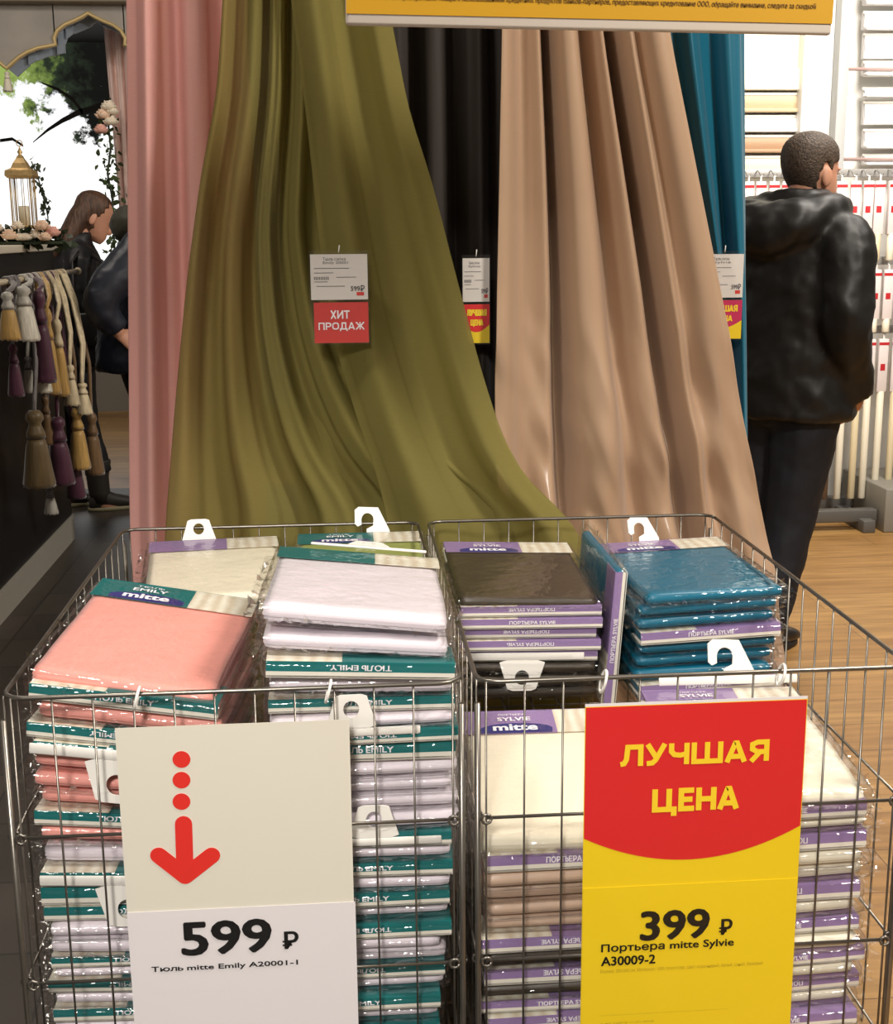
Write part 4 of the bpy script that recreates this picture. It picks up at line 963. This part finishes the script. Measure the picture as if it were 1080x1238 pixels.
def hand(mb, w, d, nrm, side, curl=.5, s=1.0):
    """palm with five separate, bent fingers; d points to the fingertips, nrm out of the back of the hand"""
    d = Vector(d).normalized(); nrm = Vector(nrm); nrm = (nrm-d*nrm.dot(d)).normalized(); lat = d.cross(nrm)*side; w = Vector(w)
    rings = []
    for f, hw, ht in ((-.01, .026, .020), (.02, .032, .018), (.06, .041, .016), (.09, .041, .013), (.097, .036, .009)):
        rings.append([w+d*f*s+lat*(hw*math.cos(2*math.pi*k/12))*s+nrm*(ht*math.sin(2*math.pi*k/12))*s for k in range(12)])
    mb.loft(rings)
    for i, (off, L) in enumerate(((-.030, .068), (-.010, .078), (.010, .073), (.029, .057))):
        p = w+(d*.088+lat*off)*s; pts = [p-d*.012*s]; an = 0
        for seg in (.42, .32, .26):
            pts.append(p); an += curl*.75; p = p+(d*math.cos(an)-nrm*math.sin(an))*L*seg*s
        pts.append(p); mb.tube(pts, [.0095*s, .0092*s, .0084*s, .0078*s, .0062*s], 8)
    p = w+(d*.022-lat*.030)*s; q = p+(d*.03-lat*.024-nrm*.008)*s; r = q+(d*.030-lat*.006-nrm*.010)*s
    mb.tube([w+(d*.012-lat*.012)*s, p, q, r], [.014*s, .0125*s, .0105*s, .0075*s], 8)
def limb(mb, pts, rs, n=14):
    P = [Vector(p) for p in pts]; fine = []; rr = []
    for i in range(len(P)-1):
        for k in range(5): f = k/5; fine.append(P[i].lerp(P[i+1], f)); rr.append(rs[i]+(rs[i+1]-rs[i])*f)
    fine.append(P[-1]); rr.append(rs[-1])
    for _ in range(2): fine = [fine[0]]+[(fine[i-1]+fine[i]*2+fine[i+1])/4 for i in range(1, len(fine)-1)]+[fine[-1]]
    mb.tube(fine, rr, n)
def ringz(z, cx, cy, rx, ry, n=28): return [(cx+rx*math.cos(2*math.pi*k/n), cy+ry*math.sin(2*math.pi*k/n), z) for k in range(n)]
def person(label, loc, rz, P):
    o = thing('person', label, 'person', loc, rz)
    hM = Matrix.Translation(Vector(P['chin'])) @ Matrix.Rotation(P.get('hyaw', 0), 4, 'Z') @ Matrix.Rotation(-P.get('hpitch', 0), 4, 'X') @ Matrix.Translation(Vector((0, 0, 0)))
    sh, hipz = P['sh'], P['hip']
    b = MB(); b.loft(head_rings(hM))
    b.ell(hM @ Vector((0, .101, .082)), (.014, .019, .024)); b.ell(hM @ Vector((0, .094, .108)), (.008, .012, .024)); b.ell(hM @ Vector((0, .093, .043)), (.022, .010, .007)); b.ell(hM @ Vector((0, .093, .033)), (.019, .010, .006))
    for s in (-1, 1):
        b.ell(hM @ Vector((s*.077, -.008, .094)), (.009, .019, .033), 0, 12, 7, hM.to_3x3() @ Matrix.Rotation(s*-.35, 3, 'Z')); b.ell(hM @ Vector((s*.03, .086, .122)), (.02, .012, .006))
    neck = Vector((P['chest'][0], P['chest'][1]-.01, sh+.03)); b.tube([neck-Vector((0, 0, .08)), neck, hM @ Vector((0, -.02, .03)), hM @ Vector((0, -.02, .09))], [.075, .062, .056, .052], 14)
    cx, cy = P['chest']; px_, py_ = P.get('pel', (0, 0))
    b.loft([ringz(hipz-.08, px_, py_, .10, .08), ringz(hipz, px_, py_, .15, .10), ringz(hipz+.18, (px_+cx)/2, (py_+cy)/2, .125, .09), ringz(sh-.12, cx, cy, .155, .10), ringz(sh-.02, cx, cy, .13, .07), ringz(sh+.02, cx, cy-.005, .07, .055)])
    for s, arm in ((1, P['rarm']), (-1, P['larm'])):
        limb(b, [(cx+s*.12, cy, sh-.05), arm[0], arm[1], arm[2]], [.06, .052, .042, .027]); hand(b, arm[2], arm[3], arm[4], s, P.get('curl', .5))
    for leg in (P['rleg'], P['lleg']): limb(b, leg, [.085, .055, .036]); f = Vector(leg[2]); b.tube([f+Vector((0, -.03, -.03)), f+Vector((0, .03, -.045)), f+Vector((0, .15, -.06))], [.034, .036, .024], 10)
    remesh(obj('body', b, SKIN, o), .0055, 3)
    for s in (-1, 1):
        e = MB(); e.ell((0, 0, 0), (.012, .006, .0065), 0); e.ell((0, -.0045, 0), (.005, .003, .005), 1); me = e.mesh('eye', [mat('eye_white', (226, 220, 212), .3), mat('iris', (60, 44, 34), .3)])
        eo = link('eye', me, o); eo.matrix_local = hM @ Matrix.Translation((s*.031, .090, .112)) @ Matrix.Rotation(math.pi, 4, 'Z')
    # hair
    h = MB(); rg = head_rings(hM, 1, 32, P.get('hgrow', .004)); inv = hM.inverted(); vs = [q for r in rg for q in r]; n = 32; fs = []
    for i in range(len(rg)-1):
        for k in range(n):
            f = (i*n+k, i*n+(k+1) % n, (i+1)*n+(k+1) % n, (i+1)*n+k); c = inv @ (sum((vs[q] for q in f), Vector())/4)
            lim = P['hairline'](c)
            if c.z > lim: fs.append(f)
    fs.append(tuple(range((len(rg)-1)*n, len(rg)*n))); h.add(vs, fs)
    if 'hairmass' in P: P['hairmass'](h, hM)
    ho = obj('hair', h, P['hairmat'], o)
    bm = bmesh.new(); bm.from_mesh(ho.data); bmesh.ops.delete(bm, geom=[v for v in bm.verts if not v.link_faces], context='VERTS'); bm.to_mesh(ho.data); bm.free()
    q = ho.modifiers.new('thickness', 'SOLIDIFY'); q.thickness = .008; q.offset = 0
    if 'hairmass' in P: remesh(ho, .008, 4)
    else: s_ = ho.modifiers.new('round', 'SUBSURF'); s_.levels = 1; s_.render_levels = 1
    # jacket
    j = MB(); j.loft([ringz(*r) for r in P['jacket']])
    for s, arm in ((1, P['rarm']), (-1, P['larm'])):
        w = Vector(arm[2]); e = Vector(arm[1]); k = P.get('slv', 1)
        limb(j, [(cx+s*.10, cy, sh-.06), arm[0], arm[1], w.lerp(e, .12)], [.10*k, .095*k, .078*k, .058*k])
    if 'extra' in P: P['extra'](j)
    remesh(obj('jacket', j, P['jacketmat'], o), .012, 4, P.get('wr', (.02, .07)))
    if 'hood' in P: g = MB(); P['hood'](g); remesh(obj('hood', g, P['hoodmat'], o), .010, 4, (.015, .06))
    # trousers
    tr = MB(); tr.loft([ringz(hipz-.10, px_, py_, .13, .12), ringz(hipz-.02, px_, py_, .175, .145), ringz(hipz+.10, px_, py_, .165, .135), ringz(hipz+.13, px_, py_, .16, .13)])
    for leg in (P['rleg'], P['lleg']):
        a = Vector(leg[2]); limb(tr, [leg[0], leg[1], (a.x, a.y, P.get('cuff', .05))], P.get('trr', [.115, .088, .07]))
    remesh(obj('trousers', tr, P['trousermat'], o), .012, 4, (.014, .08))
    for leg in (P['rleg'], P['lleg']):
        a = Vector(leg[2]); sd = MB(); rings = []
        for y, hw, hz in ((-.075, .018, .05), (-.06, .034, .075), (0, .038, .09 if not P.get('boot') else .10), (.06, .042, .07), (.12, .046, .055), (.165, .04, .042), (.19, .018, .03)):
            rings.append([(a.x+hw*math.copysign(abs(math.cos(2*math.pi*k/14))**.8, math.cos(2*math.pi*k/14)), a.y+y, .016+hz/2+hz/2*math.copysign(abs(math.sin(2*math.pi*k/14))**.8, math.sin(2*math.pi*k/14))) for k in range(14)])
        sd.loft(rings)
        if P.get('boot'): sd.loft([ringz(z, a.x, a.y+dy, r, r*1.1, 14) for z, r, dy in ((.05, .045, -.015), (.10, .05, -.02), (.18, .052, -.025), (.26, .062, -.02), (.27, .060, -.02))])
        so = obj('boot' if P.get('boot') else 'shoe', sd, P['shoemat'], o)
        sl = MB(); pts = [(a.x+(.04 if 0 < k < 8 else .04)*math.cos(2*math.pi*k/20)*1.08, a.y+.058+.142*math.sin(2*math.pi*k/20)) for k in range(20)]
        sl.loft([[(x, y, 0.001) for x, y in pts], [(x, y, .022) for x, y in pts]]); obj('sole', sl, P['solemat'], so)
    return o
LEATHER = mat('black_leather', (25, 24, 23), .48, spec=.4, bump=.2, bump_scale=9)
# man on the right, hands in his pockets, seen from behind
def hood(j):
    pts = [(.13, .07, 1.47), (.15, -.02, 1.46), (.10, -.12, 1.43), (0, -.165, 1.40), (-.10, -.12, 1.43), (-.15, -.02, 1.46), (-.13, .07, 1.47)]
    limb(j, pts, [.035, .055, .078, .092, .078, .055, .035]); limb(j, [(p[0]*.62, p[1]*.75, p[2]+.035) for p in pts], [.03, .035, .04, .045, .04, .035, .03])
    limb(j, [(.085, .10, 1.45), (.06, .13, 1.50)], [.04, .02])
person('man in black hooded leather jacket and dark trousers, hand in pocket, at the right', (1.465, 4.15, 0), R(-52), dict(
    chin=(.01, .06, 1.475), hpitch=.02, hyaw=R(-10), sh=1.425, hip=.88, chest=(0, 0), pel=(0, .0),
    rarm=((.205, -.02, 1.37), (.245, -.07, 1.10), (.205, .085, .855), (-.8, -.1, -.55), (.5, .3, .5)), larm=((-.205, -.02, 1.37), (-.265, -.08, 1.10), (-.215, .085, .855), (.8, -.1, -.55), (-.5, .3, .5)),
    rleg=((.08, .0, .84), (.05, -.02, .46), (.02, -.10, .08)), lleg=((-.09, .0, .84), (-.10, .0, .46), (-.10, -.01, .08)),
    hairline=lambda c: .192 if c.y > .06 else (.125 if c.y > -.035 else (.06 if c.y > -.05 else .04)), hairmat=mat('hair_brown', (74, 60, 48), .6, noise_amt=.45, noise_scale=90, bump=.6, bump_scale=160),
    jacket=[(.80, 0, .01, .225, .175), (.815, 0, .01, .235, .19), (.95, 0, .02, .235, .20), (1.10, 0, .02, .235, .19), (1.25, 0, .0, .235, .175), (1.36, 0, -.01, .205, .15), (1.43, 0, -.01, .14, .115), (1.475, 0, .0, .095, .10), (1.53, 0, .005, .088, .095)],
    jacketmat=LEATHER, extra=hood, wr=(.03, .11), trousermat=mat('navy_trousers', (17, 21, 31), .7), trr=[.118, .086, .066], shoemat=mat('black_shoe', (18, 17, 17), .4), solemat=mat('black_sole', (28, 26, 25), .6)))
# woman on the left
def longhair(h, M):
    h.loft([[M @ Vector(p) for p in ringz(z, 0, y, rx, ry, 18)] for z, y, rx, ry in ((.20, -.02, .06, .06), (.15, -.035, .080, .062), (.09, -.055, .080, .055), (.02, -.065, .080, .05), (-.05, -.075, .083, .045), (-.12, -.09, .075, .04), (-.16, -.1, .05, .025))])
    for s in (-1,): limb(h, [M @ Vector(p) for p in ((s*.06, .06, .19), (s*.076, .045, .14), (s*.082, .02, .07), (s*.085, -.02, .0))], [.016, .02, .022, .02], 8)
person('woman with long brown hair, black jacket and dark boots, head bowed beside the counter', (-1.38, 6.75, 0), R(-72), dict(
    chin=(0, .10, 1.395), hpitch=.45, hyaw=R(4), sh=1.335, hip=.84, chest=(0, .05), pel=(0, 0),
    rarm=((.19, .05, 1.29), (.235, .02, 1.03), (.17, .25, .96), (-.3, 1, .1), (.6, 0, .8)), larm=((-.19, .05, 1.29), (-.235, .02, 1.03), (-.17, .25, .96), (.3, 1, .1), (-.6, 0, .8)),
    rleg=((.085, 0, .80), (.09, .03, .45), (.09, .10, .08)), lleg=((-.085, 0, .80), (-.09, -.03, .45), (-.09, -.10, .08)),
    hairline=lambda c: .19 if c.y > .045 else (.15 if c.y > .01 else .03), hairmass=longhair, hairmat=mat('hair_auburn', (84, 58, 42), .55, noise_amt=.5, noise_scale=60, stretch=(1, 1, .12), bump=.8, bump_scale=90),
    jacket=[(.74, 0, 0, .205, .165), (.76, 0, 0, .215, .175), (.95, 0, .01, .20, .165), (1.12, 0, .04, .20, .155), (1.25, 0, .05, .19, .14), (1.32, 0, .05, .13, .11), (1.38, 0, .055, .085, .085), (1.42, 0, .06, .08, .08)],
    jacketmat=mat('black_padded', (26, 25, 28), .5, bump=.3, bump_scale=9), slv=.9, trousermat=mat('black_trousers', (20, 19, 20), .7), trr=[.10, .07, .055], cuff=.2, boot=True, shoemat=mat('brown_boot', (46, 40, 34), .6), solemat=mat('pale_sole', (130, 122, 92), .6)))
# person between the woman and the pink curtain
def hood2(j): limb(j, [(.14, .20, 1.47), (.15, .10, 1.46), (.09, .01, 1.45), (-.09, .01, 1.45), (-.15, .10, 1.46), (-.14, .20, 1.47)], [.05, .07, .085, .085, .07, .05])
def padding(j):
    for z in (.86, .96, 1.06, 1.16, 1.26): limb(j, [(.24*math.cos(a), .02+.175*math.sin(a)+max(0, z-.9)*.25, z) for a in [2*math.pi*k/16 for k in range(17)]], [.018]*17, 8)
person('person in navy padded jacket and black trousers, partly hidden by the pink curtain', (-.945, 6.0, 0), R(-74), dict(
    chin=(0, .26, 1.475), hpitch=.4, sh=1.445, hip=.91, chest=(0, .11), pel=(0, 0.03),
    rarm=((.21, .08, 1.39), (.29, -.19, 1.13), (.25, -.09, .985), (-.1, .8, -.6), (.8, 0, .5)), larm=((-.21, .10, 1.39), (-.265, .0, 1.12), (-.20, .17, .965), (.35, 1, .05), (-.7, 0, .7)),
    rleg=((.095, .03, .87), (.10, .08, .48), (.10, .14, .08)), lleg=((-.095, .03, .87), (-.10, .12, .48), (-.10, .22, .08)),
    hairline=lambda c: .185 if c.y > .05 else (.10 if c.y > -.03 else .04), hairmat=mat('hair_dark', (40, 36, 30), .6),
    jacket=[(.80, 0, .01, .225, .18), (.82, 0, .01, .235, .19), (1.0, 0, .03, .235, .185), (1.2, 0, .07, .235, .175), (1.34, 0, .10, .225, .16), (1.43, 0, .12, .15, .12), (1.48, 0, .16, .095, .10), (1.51, 0, .18, .09, .095)],
    jacketmat=mat('navy_padded', (30, 34, 46), .5, bump=.3, bump_scale=8), extra=padding, hood=hood2, hoodmat=mat('olive_hood', (58, 56, 44), .7), trousermat=mat('black_trousers'), trr=[.115, .085, .068], shoemat=mat('black_shoe'), solemat=mat('black_sole')))
t = thing('shoulder_bag', 'black shoulder bag hanging at the woman\'s side', 'bag', (-1.15, 6.38, .78))
m = MB(); m.bbox((-.12, -.045, 0), (.12, .045, .26), .02, 0, 3); obj('bag_body', m, mat('bag_black', (36, 33, 31), .45), t)
m = MB(); m.bbox((-.122, -.052, .10), (.122, -.04, .262), .008); obj('flap', m, mat('bag_black'), t)
m = MB(); m.tube([(.025*math.cos(a), -.06, .14+.02*math.sin(a)) for a in [2*math.pi*q/14 for q in range(15)]], .0035, 6); obj('buckle', m, steel, t)
m = MB(); m.tube([(-.10, 0, .25), (-.13, .03, .38), (-.14, .10, .50), (-.12, .16, .545), (-.08, .18, .52)], .009, 6); m.tube([(.10, 0, .25), (.06, .04, .38), (0, .10, .50), (-.06, .17, .53)], .009, 6); obj('strap', m, mat('bag_black'), t)
